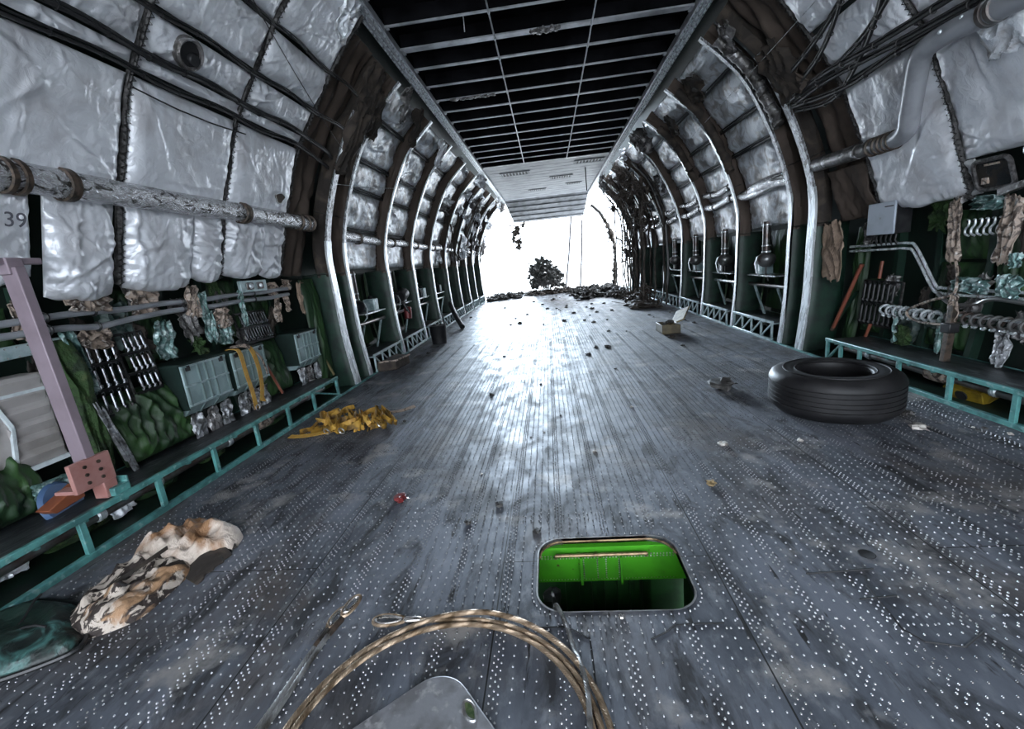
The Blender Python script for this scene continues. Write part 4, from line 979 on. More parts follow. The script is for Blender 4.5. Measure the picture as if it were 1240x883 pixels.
for i, y in enumerate((7.35, 9.1, 10.9)):
    bottle(-1, y, 1.12-.0*i, 3.52, f'dark round bottle with tall neck in the {ORD[i]} bay past the left double frame')
for side in (-1, 1):
    for b in range(1, 5):
        y0, y1 = FY[b]+.1, FY[b+1]-.1
        t = thing('bay_shelf', f'small metal shelf and tube across the {ORD[b-1]} bay past the {SIDE[side]} double frame', 'shelf', (side*3.55, (y0+y1)/2, .7), f'shelves in the {SIDE[side]} bays')
        mb = MB(); mb.box((side*3.58, (y0+y1)/2+.25, .965), (.30, 1.0, .02)); mb.build('shelf_plate', m_alum, t)
        mb = MB(); mb.tube([(side*3.50, y0, .80), (side*3.50, y1, .80)], .032, 12); mb.build('tube', m_pipe_dark if b % 2 else m_alum, t)
        mb = MB()
        for q in (.3, .8): mb.bar((side*3.45, lerp(y0, y1, q), .78), (side*3.52, lerp(y0, y1, q)-.22, .30), .03, .03)
        mb.build('strut', m_teal_pale, t)
        y = lerp(y0, y1, .75)
        t2 = thing('instrument_box', f'small pale instrument box on the shelf in the {ORD[b-1]} bay past the {SIDE[side]} double frame', 'box', (side*3.55, y, .98), f'boxes on the {SIDE[side]} bay shelves')
        mb = MB(); mb.box((side*3.56, y, 1.09), (.2, .24, .22)); mb.build('box_body', m_teal_pale if b % 2 else m_blackmetal, t2, bevel=.012)
        mb = MB(); mb.box((side*3.455, y-.04, 1.09), (.012, .02, .18)); mb.box((side*3.455, y+.04, 1.09), (.012, .02, .18)); mb.build('fin', m_alum, t2)
        mb = MB(); mb.lathe([(0, 0), (.04, 0), (.045, .03), (.03, .06), (0, .06)], (side*3.56, y, 1.20), (0, 0, 1), 12); mb.build('cap', m_blackmetal, t2)
        if b < 4:
            crumple('brown_paper_patch', (side*3.50, FY[b]+.24, 1.32), .26, .62, side, 500+b+side, m_paper, f'brown paper patch hanging behind the {ORD[b]} {SIDE[side]} frame', 'paper', f'brown paper patches behind the {SIDE[side]} frames', .03)
        # bay back quilt
        quilt(side, FY[b]+.1, FY[b+1]-.08, .34, 1.70, 40+b+side*9, f'dark green quilt lining the {ORD[b-1]} bay past the {SIDE[side]} double frame', None, None, .04, n=24)
t = thing('motor_unit', 'dark motor unit with a red cylinder in the second left bay', 'motor', (-3.5, 9.4, .9))
mb = MB(); mb.lathe([(0, -.2), (.11, -.2), (.13, -.15), (.13, .12), (.10, .16), (.06, .2), (0, .2)], (-3.42, 9.5, 1.16), (0, 1, .2), 18); mb.build('motor_body', m_blackmetal, t)
mb = MB(); mb.lathe([(0, -.14), (.08, -.13), (.09, 0), (.08, .13), (0, .15)], (-3.40, 9.65, .74), (0, .2, 1), 16); mb.build('red_cylinder', m_red, t)
mb = MB()
for k in range(5): mb.tube(smoothpath([(-3.4, 9.3+k*.06, 1.0), (-3.33, 9.3+k*.08, .9-.05*k), (-3.38, 9.5+k*.05, .8)], 5), .012, 6)
mb.build('hose', m_black, t)

# ================================================================== RIGHT WALL
t = thing('enamel_box', 'pale blue-grey enamel junction box on the right wall under the blankets', 'box', (3.58, 5.34, 1.48))
mb = MB(); mb.box((3.60, 5.34, 1.655), (.16, .40, .34)); mb.build('box_body', m_blackmetal, t, bevel=.006)
mb = MB(); mb.box((3.512, 5.34, 1.655), (.02, .40, .34)); cv = mb.build('cover', m_greybox, t, bevel=.006)
mb = MB(); mb.box((3.499, 5.22, 1.775), (.006, .12, .012)); mb.build('dark_mark', m_black, cv)
mb = MB(); mb.ball((3.5, 5.34, 1.66), .008, 8, 6); mb.build('screw', m_rim, cv)
mb = MB()
for k in range(5): mb.tube([(3.58, 5.2+k*.07, 1.48), (3.57, 5.2+k*.07, 1.42), (3.60, 5.19+k*.075, 1.36)], .011, 6)
mb.build('cable_tail', m_black, t)
t = thing('dark_window', 'dark rounded window panel in the right silver blanket', 'window panel', (3.43, 4.02, 1.78))
def winpt(y, z, off): return BL.wz(1, y, z, off)
loop = [(y, z) for y, z in rrect(3.97, 4.28, 1.80, 2.03, .05, 6)]
mb = MB(); mb.tube([winpt(y, z, .05) for y, z in loop], .018, 8, closed=True); mb.build('frame', m_lace, t)
mb = MB(); mb.prism([winpt(y, z, .03) for y, z in loop], V((-.012, 0, -.003))); mb.build('pane', m_glassdark, t)
mb = MB(); mb.box(winpt(4.20, 1.87, .05), (.02, .05, .05)); mb.box(winpt(4.12, 1.99, .045), (.02, .12, .015)); mb.build('fitting', m_tan, t)
mb = MB(); mb.bar(winpt(3.86, 1.81, .06), winpt(4.08, 1.765, .07), .05, .05); mb.build('sill_handle', m_foil_dark, t)
blanket(1, BL, 3.33, 3.92, 1.74, 2.05, .06, 777, 'small silver blanket right of the dark window', nu=24, nv=30, wr=1.4)
blanket(1, BL, 4.31, 4.38, 1.76, 2.05, .03, 778, 'narrow greyed blanket left of the dark window', mat=m_silver_dim, nu=24, nv=20, wr=1.4)
FO = [(3.60, 4.50, 1.46, .13, .56, m_tan, 'long tan foil strip hanging left of the hook row'), (3.58, 4.0, 1.44, .16, .56, m_tan, 'long tan foil strip hanging right of the hook row'), (3.62, 4.52, 1.74, .10, .16, m_foil_dark, 'dark foil knot above the long tan strip'),
      (3.60, 4.22, 1.68, .30, .12, m_foil_teal, 'teal foil bunch above the row of hooks'), (3.60, 4.28, .98, .36, .14, m_foil_teal, 'teal crumpled foil over the pipe run below the hooks'), (3.60, 3.95, .98, .22, .20, m_foil_teal, 'teal crumpled foil at the right photo edge'),
      (3.66, 4.00, .46, .12, .34, m_foil_leg, 'silver foil strip dangling above the right ledge'), (3.46, 6.03, 1.32, .40, .74, m_paper, 'large crumpled brown paper sheet beside the first right frame'),
      (3.62, 4.56, .48, .05, .36, m_foil_teal, 'slim teal strip between the posts above the right ledge'), (3.62, 5.12, .48, .05, .36, m_foil_teal, 'slim teal strip right of the black rod rack'), (3.62, 5.0, .40, .22, .22, m_greenm, 'green cloth scrap standing on the right ledge'), (3.56, 3.88, 1.2, .1, .12, m_foil_teal, 'tiny teal scrap below the right tan strip')]
for i, (x, y, z, w, h, mt, lab) in enumerate(FO): crumple('crumpled_scrap', (x, y, z), w, h, 1, 400+i, mt, lab, 'scrap', 'scraps on the right wall', .035, tilt=R.uniform(-.1, .1))
crumple('torn_silver_flap', BL.wz(1, 3.72, 2.86, .11), .34, .36, 1, 91, m_foil, 'bright torn silver flap at the right photo edge near the duct', 'flap', None, .04, lean=-.4)
def brownflap(u, v):
    return BL.wz(1, lerp(5.50, 6.12, v), lerp(1.70, 2.30, u), .03+.03*fbm(u*3, v*5, 9)+.02*math.sin(v*9))
sheet('brown_flap', brownflap, 30, 30, m_brown, 'brown cloth flap hanging under the near end of the grey duct', 'flap', None, .012)
# hooks row
t = thing('hook_row', 'row of seven bright S-hooks on a bar on the right wall', 'hook row', (3.6, 4.25, 1.38))
mb = MB(); mb.tube([(3.64, 4.02, 1.535), (3.64, 4.46, 1.535)], .010, 8); mb.build('bar', m_blackmetal, t)
for k in range(7):
    y = 4.06+k*.058; mb = MB()
    mb.tube(smoothpath([(3.61, y+.012, 1.55), (3.60, y-.014, 1.545), (3.60, y-.012, 1.50), (3.60, y+.014, 1.47), (3.60, y+.012, 1.43), (3.61, y-.016, 1.41)], 5), .009, 8); mb.build('hook', m_alum, t)
# ring racks
def ringrack(y0, y1, z, n, label, mr):
    t = thing('ring_rod', label, 'ring rod', (3.62, (y0+y1)/2, z-.08), 'rods strung with metal rings')
    mb = MB(); mb.tube([(3.62, y0, z), (3.62, y1, z-.01)], .012, 8); mb.build('rod', m_alum, t)
    for k in range(n):
        y = lerp(y0+.06, y1-.06, k/(n-1)); mb = MB()
        mb.torus((3.61, y, z-.028), (.25, 1, .15), .050, .013, 16, 7); mb.build('ring', mr, t)
    mb = MB()
    for k in range(n):
        y = lerp(y0+.06, y1-.06, k/(n-1)); mb.ball((3.60, y+.01, z-.095), .02, 8, 6, (1, 1.3, .8), .3, k)
    mb.build('toggle', m_alum, t)
ringrack(4.58, 5.36, .68, 8, 'rod strung with steel rings left of the rusty post', m_alum)
ringrack(3.72, 4.52, .70, 9, 'rod strung with steel rings right of the rusty post', m_pipe_dark)
# bent conduits
for i, d in enumerate((0, .055)):
    pts = [(3.60, 5.95, 1.31+d), (3.60, 5.3, 1.32+d), (3.60, 5.07-d*.3, 1.32+d), (3.60, 4.96-d*.4, 1.27+d), (3.60, 4.70-d*.6, .93+d*.6), (3.60, 4.60, .885+d), (3.60, 4.45, .88+d), (3.60, 3.4, .89+d)]
    mb = MB(); mb.tube(smoothpath(pts, 6), .014, 9); t = thing('bent_conduit', f'{"lower" if i == 0 else "upper"} of two bent silver conduits stepping down the right wall', 'conduit', (3.6, 4.8, .9), 'bent conduits on the right wall')
    cd = mb.build('conduit', m_alum, t)
    mb = MB()
    for y in (4.5, 4.2, 3.9): mb.torus((3.60, y, .885+d), (0, 1, 0), .022, .008, 10, 5)
    mb.build('clip', m_pipe_dark, cd)
mb = MB(); mb.tube(smoothpath([(3.58, 4.6, .88), (3.55, 4.4, .80), (3.57, 4.2, .82), (3.55, 4.0, .88), (3.58, 3.6, .84)], 8), .018, 8); tag(mb.build('sagging_hose', m_pipe_dark), 'dark hose sagging under the conduits at the right photo edge', 'hose')
t = thing('rusty_post', 'rusty brown post with tan cord standing on the right ledge', 'post', (3.46, 4.30, .28))
mb = MB(); mb.bar((3.46, 4.30, .28), (3.50, 4.32, .80), .05, .06, (1, 0, 0)); mb.build('post', m_clamp, t, bevel=.005)
mb = MB(); mb.box((3.47, 4.30, .60), (.09, .10, .09)); mb.build('clamp_head', m_blackmetal, t, bevel=.008)
mb = MB(); mb.tube(smoothpath([(3.48, 4.30, .62), (3.50, 4.62, .60), (3.52, 4.82, .62), (3.52, 4.86, .70), (3.52, 4.6, .82), (3.53, 4.38, .90), (3.58, 4.42, 1.05), (3.6, 4.48, 1.2)], 8), .012, 7); mb.build('cord', m_tan, t)
crumple('tan_rag', (3.51, 4.33, .78), .10, .26, 1, 61, m_tan, 'tan', 'x', None, .02, parent=t)
mb = MB(); mb.tube([(3.60, 6.20, .27), (3.72, 5.90, 1.14)], .024, 10); t = thing('orange_pole', 'orange-red pole leaning on the wall right of the brown paper sheet', 'pole', (3.6, 6.2, .27)); mb.build('pole', m_orange, t)
mb = MB(); mb.tube([(3.60, 6.20, .27), (3.606, 6.185, .31)], .028, 10); mb.build('tip', m_clamp, t)
mb = MB(); mb.tube([(3.64, 5.62, .28), (3.66, 5.58, .44)], .018, 8); mb.tube([(3.70, 5.56, .98), (3.71, 5.55, 1.18)], .018, 8); tag(mb.build('orange_peg', m_orange), 'orange peg showing above and below the black rod rack', 'peg')
mb = MB(); mb.bar((3.66, 6.28, .30), (3.74, 5.98, .80), .06, .01); tag(mb.build('perforated_strip', m_primer2), 'green perforated strip leaning left of the orange pole', 'strip')
t = thing('mustard_box', 'mustard yellow box with dark hole under the right ledge', 'box', (3.50, 4.0, 0))
rot = Matrix.Rotation(.25, 3, 'Z') @ Matrix.Rotation(-.35, 3, 'Y')
mb = MB(); mb.box((3.50, 4.02, .07), (.20, .26, .14), rot); mb.build('box_body', m_yellow, t, bevel=.008)
mb = MB(); mb.lathe([(0, .004), (.045, .004), (.05, 0)], V((3.50, 4.02, .07))+rot @ V((-.101, .03, 0)), rot @ V((-1, 0, 0)), 16); mb.build('hole', m_soot_void, t)  # black disc in place of the shade of a hole
mb = MB(); mb.box(V((3.50, 4.02, .07))+rot @ V((-.02, 0, .075)), (.22, .28, .012), rot); mb.build('lid', m_yellow, t)
# rags round upper first frames
RG = [(-2.35, 6.15, 3.85, .5, .75, -1, m_brown_dark, 'sooty brown rag hanging beside the left rail above the first frame'), (-2.45, 6.55, 3.75, .35, .6, -1, m_brown_dark, 'sooty rag between the two first left frames'), (-2.30, 8.2, 4.05, .4, .6, -1, m_brown_dark, 'torn dark rag above the third left frame'),
      (-2.2, 7.3, 4.1, .3, .5, -1, m_foil_dark, 'torn sooty foil above the second left frame'), (-2.3, 9.9, 4.0, .5, .5, -1, m_foil, 'torn silver foil above the fourth left frame'), (2.4, 8.0, 4.0, .8, .4, 1, m_brown_dark, 'scorched rag along the upper right frames'),
      (2.3, 6.4, 4.05, .4, .4, 1, m_foil_dark, 'sooty foil bunch at the top of the first right frame'), (2.5, 9.6, 3.9, .6, .4, 1, m_brown_dark, 'scorched rag above the fourth right frame'), (2.2, 11.5, 4.1, .6, .5, 1, m_foil_dark, 'sooty foil hanging under the right rail'),
      (-2.08, 5.05, 4.22, .26, .5, -1, m_foil, 'bright crumpled foil at the top left beside the ceiling rail'), (-2.55, 5.9, 3.3, .4, .9, -1, m_brown_dark, 'long sooty cloth left of the first left frame'), (2.75, 6.0, 3.45, .5, .7, 1, m_brown_dark, 'dark cloth above the near end of the cable bundle')]
for i, (x, y, z, w, h, s, mt, lab) in enumerate(RG): crumple('hanging_rag', (x, y, z), w, h, s, 600+i, mt, lab, 'rag', 'rags hanging from the upper walls', .07, tilt=R.uniform(-.3, .3), lean=-.5, ragged=.2, solid=.008)
# scorched insulation rolls hugging upper right frames
for i, (y, z0, z1) in enumerate([(6.55, 3.0, 4.1), (8.35, 2.75, 4.1), (10.05, 2.9, 4.0)]):
    mb = MB(); pts = []; rs = []
    for q in range(50):
        z = lerp(z0, z1, q/49); pts.append(FR.wz(1, y+.05*nz(q*.2, i), z, .0)); rs.append(.07*(1+.35*nz(q*.5, i*3)+.2*nz(q*1.3, i)))
    mb.tube(pts, rs, 12); tag(mb.build('lagged_cable_loom', [m_foil_dark, m_brown_dark, m_brown_dark][i], smooth=50), f'thick scorched cable loom climbing beside the {["first", "third", "fourth"][i]} right frame', 'cable loom', 'scorched looms by the right frames')

# ================================================================== FAR END
rr = random.Random(11)
def quickshard(mb, c, w, h, seed, n=5, amp=.08, nrm=(1, 0, 0)):
    c = V(c); N_ = V(nrm).normalized(); U = N_.orthogonal().normalized(); W_ = N_.cross(U); an = seed*1.7; U, W_ = U*math.cos(an)+W_*math.sin(an), W_*math.cos(an)-U*math.sin(an)
    mb.grid(lambda u, v: c+U*((u-.5)*w*(1+.5*nz(v*3, seed)))+W_*((v-.5)*h*(1+.5*nz(u*3, seed, 2)))+N_*(amp*fbm(u*3+seed, v*3, seed)), n, n)
for i in range(46):
    y = rr.uniform(12.2, 22.8); z = rr.uniform(2.0, 4.35); side = -1 if i < 28 else 1
    if side > 0: y = rr.uniform(11, 19); z = rr.uniform(2.4, 4.35)
    mb = MB(); p = FR.wz(side, y, min(z, 4.24), -rr.uniform(.0, .15)); quickshard(mb, p, rr.uniform(.2, .5), rr.uniform(.3, .7), i+1, 8, .12, (-side, rr.uniform(-.8, .3), rr.uniform(-.4, .2)))
    tag(mb.build('torn_foil_shard', m_foil if (i % 3 and side < 0) or i % 4 == 0 else m_foil_dark, smooth=25, solid=.01), f'torn foil shard hanging from the far upper {SIDE[side]} wall', 'foil shard', f'torn foil shards on the far upper {SIDE[side]} wall')
for i in range(40):
    side = 1 if i < 28 else -1
    y = rr.uniform(12.5, 20.4); x = side*rr.uniform(2.5, 3.25)
    z1 = rr.uniform(2.6, 4.0); z0 = rr.uniform(.02, 1.6) if i % 2 else .02
    if side < 0: z0 = rr.uniform(1.5, 2.5); x = -rr.uniform(2.7, 3.2)
    pts = [V((x+.25*(q/9-.5)*rr.uniform(-1, 1)*.3+.10*nz(q*.5, i), y+.12*nz(q*.4, i, 5), lerp(z1, z0, q/9))) for q in range(10)]
    for p in pts: p.x = side*min(abs(p.x), float(np.interp(p.z, FR.z, [k[0] for k in FR.p]))-.08)
    mb = MB(); mb.tube(pts, rr.uniform(.012, .03), 6)
    tag(mb.build('dangling_cable', [m_burnt, m_brown_dark, m_black][i % 3]), f'burnt cable dangling before the far {SIDE[side]} wall', 'cable', f'burnt cables dangling by the far {SIDE[side]} wall')
for i, (x, y, z, s) in enumerate([(2.7, 13.2, 3.3, .5), (2.45, 14.5, 3.7, .5), (2.9, 15.0, 2.6, .45), (2.75, 13.9, .25, .35), (2.6, 16.5, 3.5, .6), (-1.5, 22.6, 2.95, .75), (3.0, 17.5, 1.6, .5)]):
    t = MB()
    for q in range(70):
        a = V((x, y, z))+V((rr.gauss(0, .4), rr.gauss(0, .4), rr.gauss(0, .6)))*s; b = a+V((rr.gauss(0, .35), rr.gauss(0, .35), rr.gauss(-.1, .45)))*s
        if min(a.z, b.z) < .01: continue
        if i == 5: a.z = clamp(a.z, 2.2, 3.45); b.z = clamp(b.z, 2.2, 3.45)
        if abs(x) > 2: a.x = min(a.x, 3.1-max(0, a.z-2)*.45); b.x = min(b.x, 3.1-max(0, b.z-2)*.45)
        t.tube([a, (a+b)/2+V((rr.gauss(0, .06), rr.gauss(0, .06), rr.gauss(0, .06))), b], rr.uniform(.008, .02), 5)
    for q in range(8): quickshard(t, V((x, y, z))+V((rr.gauss(0, .3), rr.gauss(0, .3), rr.gauss(0, .4)))*s, .3*s, .4*s, q+i*9, 5, .1, (rr.gauss(0, 1), -1, rr.gauss(0, .5)))
    tag(t.build('wire_tangle', m_burnt, smooth=20), ['burnt wire tangle high on the far right wall, nearest', 'burnt wire tangle under the right rail', 'burnt wire tangle at mid height on the far right wall', 'burnt bundle lying at the foot of the far right wall', 'burnt wire tangle beside the bright opening, upper right', 'dark tangle hanging in the upper left corner of the bright opening', 'burnt tangle at mid height beside the bright opening, right'][i], 'wire tangle', None, 'stuff')
# bush-like tangle, rubble, poles at the opening
t = MB()
for q in range(700):
    th = rr.uniform(0, 6.28); ph = math.acos(rr.uniform(-.3, 1)); k = rr.uniform(.35, 1)**.6*(1+.25*nz(th*1.5, ph*2))
    a = V((-.25+.85*k*math.sin(ph)*math.cos(th)-.18*max(0, math.cos(ph)), 22.3+.5*k*math.sin(ph)*math.sin(th), .62+1.15*k*math.cos(ph)))
    if a.z < .06: continue
    quickshard(t, a, .2, .13, q, 2, .05, (rr.gauss(0, 1), rr.gauss(0, 1), rr.gauss(0, 1)))
for q in range(60):
    th = rr.uniform(0, 6.28); t.tube([(-.3+rr.gauss(0, .2), 22.3+rr.gauss(0, .2), .05), (-.3+.4*math.cos(th), 22.3, .8), (-.3+1.0*math.cos(th), 22.3+rr.gauss(0, .3), rr.uniform(.9, 2.0))], .010, 4)
tag(t.build('debris_bush', m_bush, smooth=20), 'dark bushy heap of tangled debris standing in the bright opening', 'debris heap', None, 'stuff')
def rubble(x0, x1, y0, y1, n, H, seed, label):
    r_ = random.Random(seed); t = MB()
    for q in range(n):
        x, y = r_.uniform(x0, x1), r_.uniform(y0, y1); s = r_.uniform(.04, .16)*H
        t.ball((clamp(x, -2.9, 2.9), y, s*.4*r_.random()+.3*s), s, 7, 5, (r_.uniform(.7, 2), r_.uniform(.7, 2), r_.uniform(.3, .8)), .6, q)
    for q in range(n//2):
        x, y = r_.uniform(x0, x1), r_.uniform(y0, y1); quickshard(t, (x, y, r_.uniform(.02, .15)*H), .3*H, .25*H, q, 4, .08, (r_.gauss(0, .5), r_.gauss(0, .5), 1))
        t.tube([(x, y, .02), (clamp(x+r_.gauss(0, .2), -3.0, 3.0), y+r_.gauss(0, .3), r_.uniform(.02, .4)*H)], .012, 4)
    tag(t.build('rubble_heap', m_debris if seed % 2 else m_burnt, smooth=20), label, 'rubble', None, 'stuff')
rubble(-3.1, -1.6, 20.3, 23.0, 70, 1.0, 1, 'low rubble heap at the far left edge of the floor')
rubble(-1.4, .9, 21.3, 23.0, 60, 1.0, 2, 'low rubble at the foot of the bushy debris heap')
rubble(.8, 3.0, 17.0, 22.5, 120, 1.1, 3, 'wide scatter of rubble at the far right of the floor')
rubble(2.2, 3.1, 12.5, 17, 60, .8, 4, 'rubble along the foot of the far right frames')
for i, (xa, za, xb, zb, lab) in enumerate([(1.17, 3.6, .66, .05, 'slanting dark pole across the bright opening, left one'), (1.70, 3.4, 1.40, .02, 'near-upright dark pole across the bright opening, right one')]):
    mb = MB(); mb.tube([(xa, 22.9, za), (lerp(xa, xb, .5)+.03, 22.9, (za+zb)/2), (xb, 22.9, zb)], .05, 6)
    tag(mb.build('leaning_pole', M('soft_grey_pole_%d' % i, (.22, .22, .23), .6)), lab, 'pole', 'poles in the bright opening')  # both poles get one soft grey
# torn hull rib at right of opening with lumps
t = thing('torn_rib', 'torn curved hull rib with lumps at the right of the bright opening', 'hull rib', (3.0, 22.0, 0))
mb = MB(); pts = [FR.wz(1, 21.6, z, .25+.03*nz(z*5)) for z in np.linspace(.0, 4.1, 30)]; mb.tube(pts, .07, 6); mb.build('rib', m_debris, t)
mb = MB()
for q in range(12): mb.ball(FR.wz(1, 21.5, .3+q*.27, .28), .12*rr.uniform(.6, 1.2), 8, 6, (1, 1, 1.2), .5, q)
mb.build('lump', m_burnt, t)
mb = MB()
for q in range(10): mb.tube([FR.wz(1, 21.5, 1.5+q*.22, .25), FR.wz(1, 21.3, 1.3+q*.2, .6+rr.uniform(0, .3))], .014, 5)
mb.build('splinter', m_debris, t)

# ================================================================== FLOOR THINGS
# tyre
TC = V((2.30, 4.0, 0)); RT = .505; HT = .385
t = thing('aircraft_tyre', 'large black aircraft tyre lying flat by the right ledge', 'tyre', TC)
prof = []
def sup(a, ro, rb, hz):   # half section, rounded
    return ro
sec = [(RT-.035, .045), (RT-.008, .075), (RT, .105)]
for g in (.125, .165, .205, .25, .29): 
    sec += [(RT, g-.008), (RT-.010, g-.005), (RT-.010, g+.005), (RT, g+.008)]
sec += [(RT-.004, .315), (RT-.018, .345), (RT-.05, .370), (RT-.10, HT-.004), (RT-.15, HT), (RT-.20, HT-.008), (RT-.225, HT-.022), (RT-.235, HT-.05), (RT-.228, HT-.09), (RT-.19, .22), (RT-.16, HT/2), (RT-.19, .16), (RT-.228, .09), (RT-.235, .05), (RT-.225, .022), (RT-.20, .006), (RT-.15, 0), (RT-.10, .004), (RT-.06, .018)]
mb = MB(); mb.lathe(sec, TC, (0, 0, 1), 72, closed=True); mb.build('tyre_body', m_tyre, t, smooth=32)
mb = MB()
for r_, z_ in ((RT-.115, HT-.001), (RT-.205, HT-.009)): mb.torus(TC+V((0, 0, z_)), (0, 0, 1), r_, .006, 64, 6)
mb.build('sidewall_ridge', m_tyre, t)

# heap: cloth lying on floor
def heap(outline, H, mat, name, label, cat, seed, rings=26, sub=6, wr=.5, edge=.3, solid=0, parent=None, z0=0., fr=9., ridge=None):
    out = smoothpath([(x, y, 0) for x, y in outline+[outline[0]]], sub)[:-1]; m = len(out)
    cx = sum(p.x for p in out)/m; cy = sum(p.y for p in out)/m; vs = []; fs = []
    for j in range(rings+1):
        r = j/rings
        for i, p in enumerate(out):
            x, y = lerp(cx, p.x, r), lerp(cy, p.y, r)
            e = (1-r**4)**.6
            hgt = H*e*(edge+(1-edge)*(.55+.45*fbm(x*3+seed, y*3, seed)))
            hgt += H*wr*e*(1-2.2*abs(nz(x*fr*.6+seed, y*fr, seed)))*.4+H*wr*.35*e*nz(x*fr*2.5, y*fr*1.6+seed)
            if ridge: hgt += ridge(x, y)*e
            vs.append((x, y, z0+max(.004, hgt)))
    for j in range(rings):
        for i in range(m): fs.append((j*m+i, j*m+(i+1) % m, (j+1)*m+(i+1) % m, (j+1)*m+i))
    k = len(vs); vs += [(p.x, p.y, z0+.001) for p in out]
    for i in range(m): fs.append((rings*m+i, rings*m+(i+1) % m, k+(i+1) % m, k+i))
    fs.append(tuple(k+i for i in range(m)))
    mb = MB(); mb.add(vs, fs); o = mb.build(name, mat, parent, smooth=75)
    if parent is None: tag(o, label, cat)
    return o
t = thing('crumpled_garment', 'dirty patterned garment crumpled on the floor by the left ledge', 'garment', (-2.6, 2.0, 0))
heap([(-2.70, 1.60), (-2.60, 1.565), (-2.48, 1.60), (-2.37, 1.70), (-2.36, 1.84), (-2.37, 2.0), (-2.43, 2.10), (-2.56, 2.16), (-2.72, 2.16), (-2.80, 2.06), (-2.80, 1.9), (-2.78, 1.72)], .13, m_camo, 'printed_cloth', '', '', 4, wr=.7, parent=t, rings=40)
heap([(-2.42, 2.06), (-2.36, 2.16), (-2.27, 2.24), (-2.30, 2.38), (-2.42, 2.44), (-2.58, 2.48), (-2.74, 2.46), (-2.84, 2.34), (-2.86, 2.18), (-2.78, 2.06), (-2.60, 2.02)], .17, m_camo_top, 'stained_collar', '', '', 8, wr=.6, parent=t, rings=36)
mb = MB(); mb.grid(lambda u, v: V((lerp(-2.46, -2.25, u)+.05*nz(v*6, 3), lerp(2.03, 2.36, v)-.10*u, .006+.07*math.sin(math.pi*min(1, v*1.1)*.5)*(1-u)**.7+.012*nz(u*5, v*5))), 14, 14, lambda u, v: V((lerp(-2.46, -2.25, u)+.05*nz(v*6, 3), lerp(2.03, 2.36, v)-.10*u, .002))); mb.build('brown_lining', m_brown_dark, t)
mb = MB(); ribbon(mb, [(-2.62, 1.80, .11), (-2.56, 1.90, .135), (-2.54, 2.0, .14), (-2.55, 2.10, .13)], .022); mb.build('dark_strap', m_brown_dark, t)
t = thing('green_cushion', 'dark green vinyl cushion lying at the left corner of the floor', 'cushion', (-2.9, 1.6, 0))
heap([(-3.12, 1.82), (-2.85, 1.79), (-2.72, 1.74), (-2.58, 1.62), (-2.50, 1.52), (-2.56, 1.44), (-2.75, 1.33), (-3.1, 1.18), (-3.18, 1.3), (-3.18, 1.7)], .11, m_cushion, 'cushion_body', '', '', 21, wr=.5, edge=.65, parent=t, fr=6)
mb = MB(); mb.tube(smoothpath([(-3.12, 1.83, .02), (-2.85, 1.80, .02), (-2.72, 1.75, .02), (-2.58, 1.63, .02), (-2.49, 1.52, .02), (-2.56, 1.43, .02), (-2.75, 1.32, .02), (-3.1, 1.17, .02)], 6), .012, 7); mb.build('piping', m_black, t)
mb = MB()
for a, b in (((-2.98, 1.80), (-2.80, 1.36)), ((-3.15, 1.52), (-2.62, 1.55))):
    pts = [(lerp(a[0], b[0], q/10), lerp(a[1], b[1], q/10), .10+.02*math.sin(q)) for q in range(1, 10)]; mb.tube(pts, .006, 5)
mb.build('seam', m_black, t)
# yellow strap pile
t = thing('strap_pile', 'heap of dirty yellow webbing straps on the floor by the left ledge', 'strap pile', (-2.4, 4.45, 0))
sr = random.Random(21)
for q in range(9):
    cx, cy = -2.75+.085*q+sr.uniform(-.06, .06), 4.45+sr.uniform(-.12, .12); mb = MB(); pts = []
    for i in range(14):
        a = i*1.1+q; pts.append((cx+.13*math.cos(a)*(1+.3*math.sin(i))+.012*i*(q % 2), cy+.20*math.sin(a*.9), .035+.055*(1+math.sin(i*1.7+q))*sr.uniform(.4, 1.1)))
    ribbon(mb, pts, .055, wvec=(sr.uniform(-.5, .5), sr.uniform(-.5, .5), 1)); mb.build('strap', m_strap2 if q % 3 else m_strap, t)
mb = MB(); ribbon(mb, [(-2.55, 4.2, .04), (-2.75, 4.12, .03), (-2.95, 4.12, .02), (-3.05, 4.15, .015)], .06, wvec=(.2, 1, .2)); mb.build('trailing_strap', m_strap, t)
mb = MB(); ribbon(mb, [(-2.2, 4.6, .06), (-2.02, 4.72, .03), (-1.9, 4.9, .02)], .04, wvec=(.2, 1, .2)); mb.build('pale_strap_end', m_tan, t)
mb = MB()
for x, y in ((-2.62, 4.13), (-2.2, 4.35), (-2.08, 4.25), (-2.45, 4.12)): mb.torus((x, y, .05), (.3, 1, .3), .035, .008, 12, 6)
mb.build('buckle', m_rim, t)
mb = MB()
for q in range(7):
    pts = [(-2.9+q*.13+.05*math.cos(i), 4.3+.12*math.sin(i*1.3+q), .03+.02*math.sin(i*2+q)) for i in range(6)]; ribbon(mb, pts, .05, wvec=(.3, .2, 1))
mb.build('lower_strap', m_strap2, t)

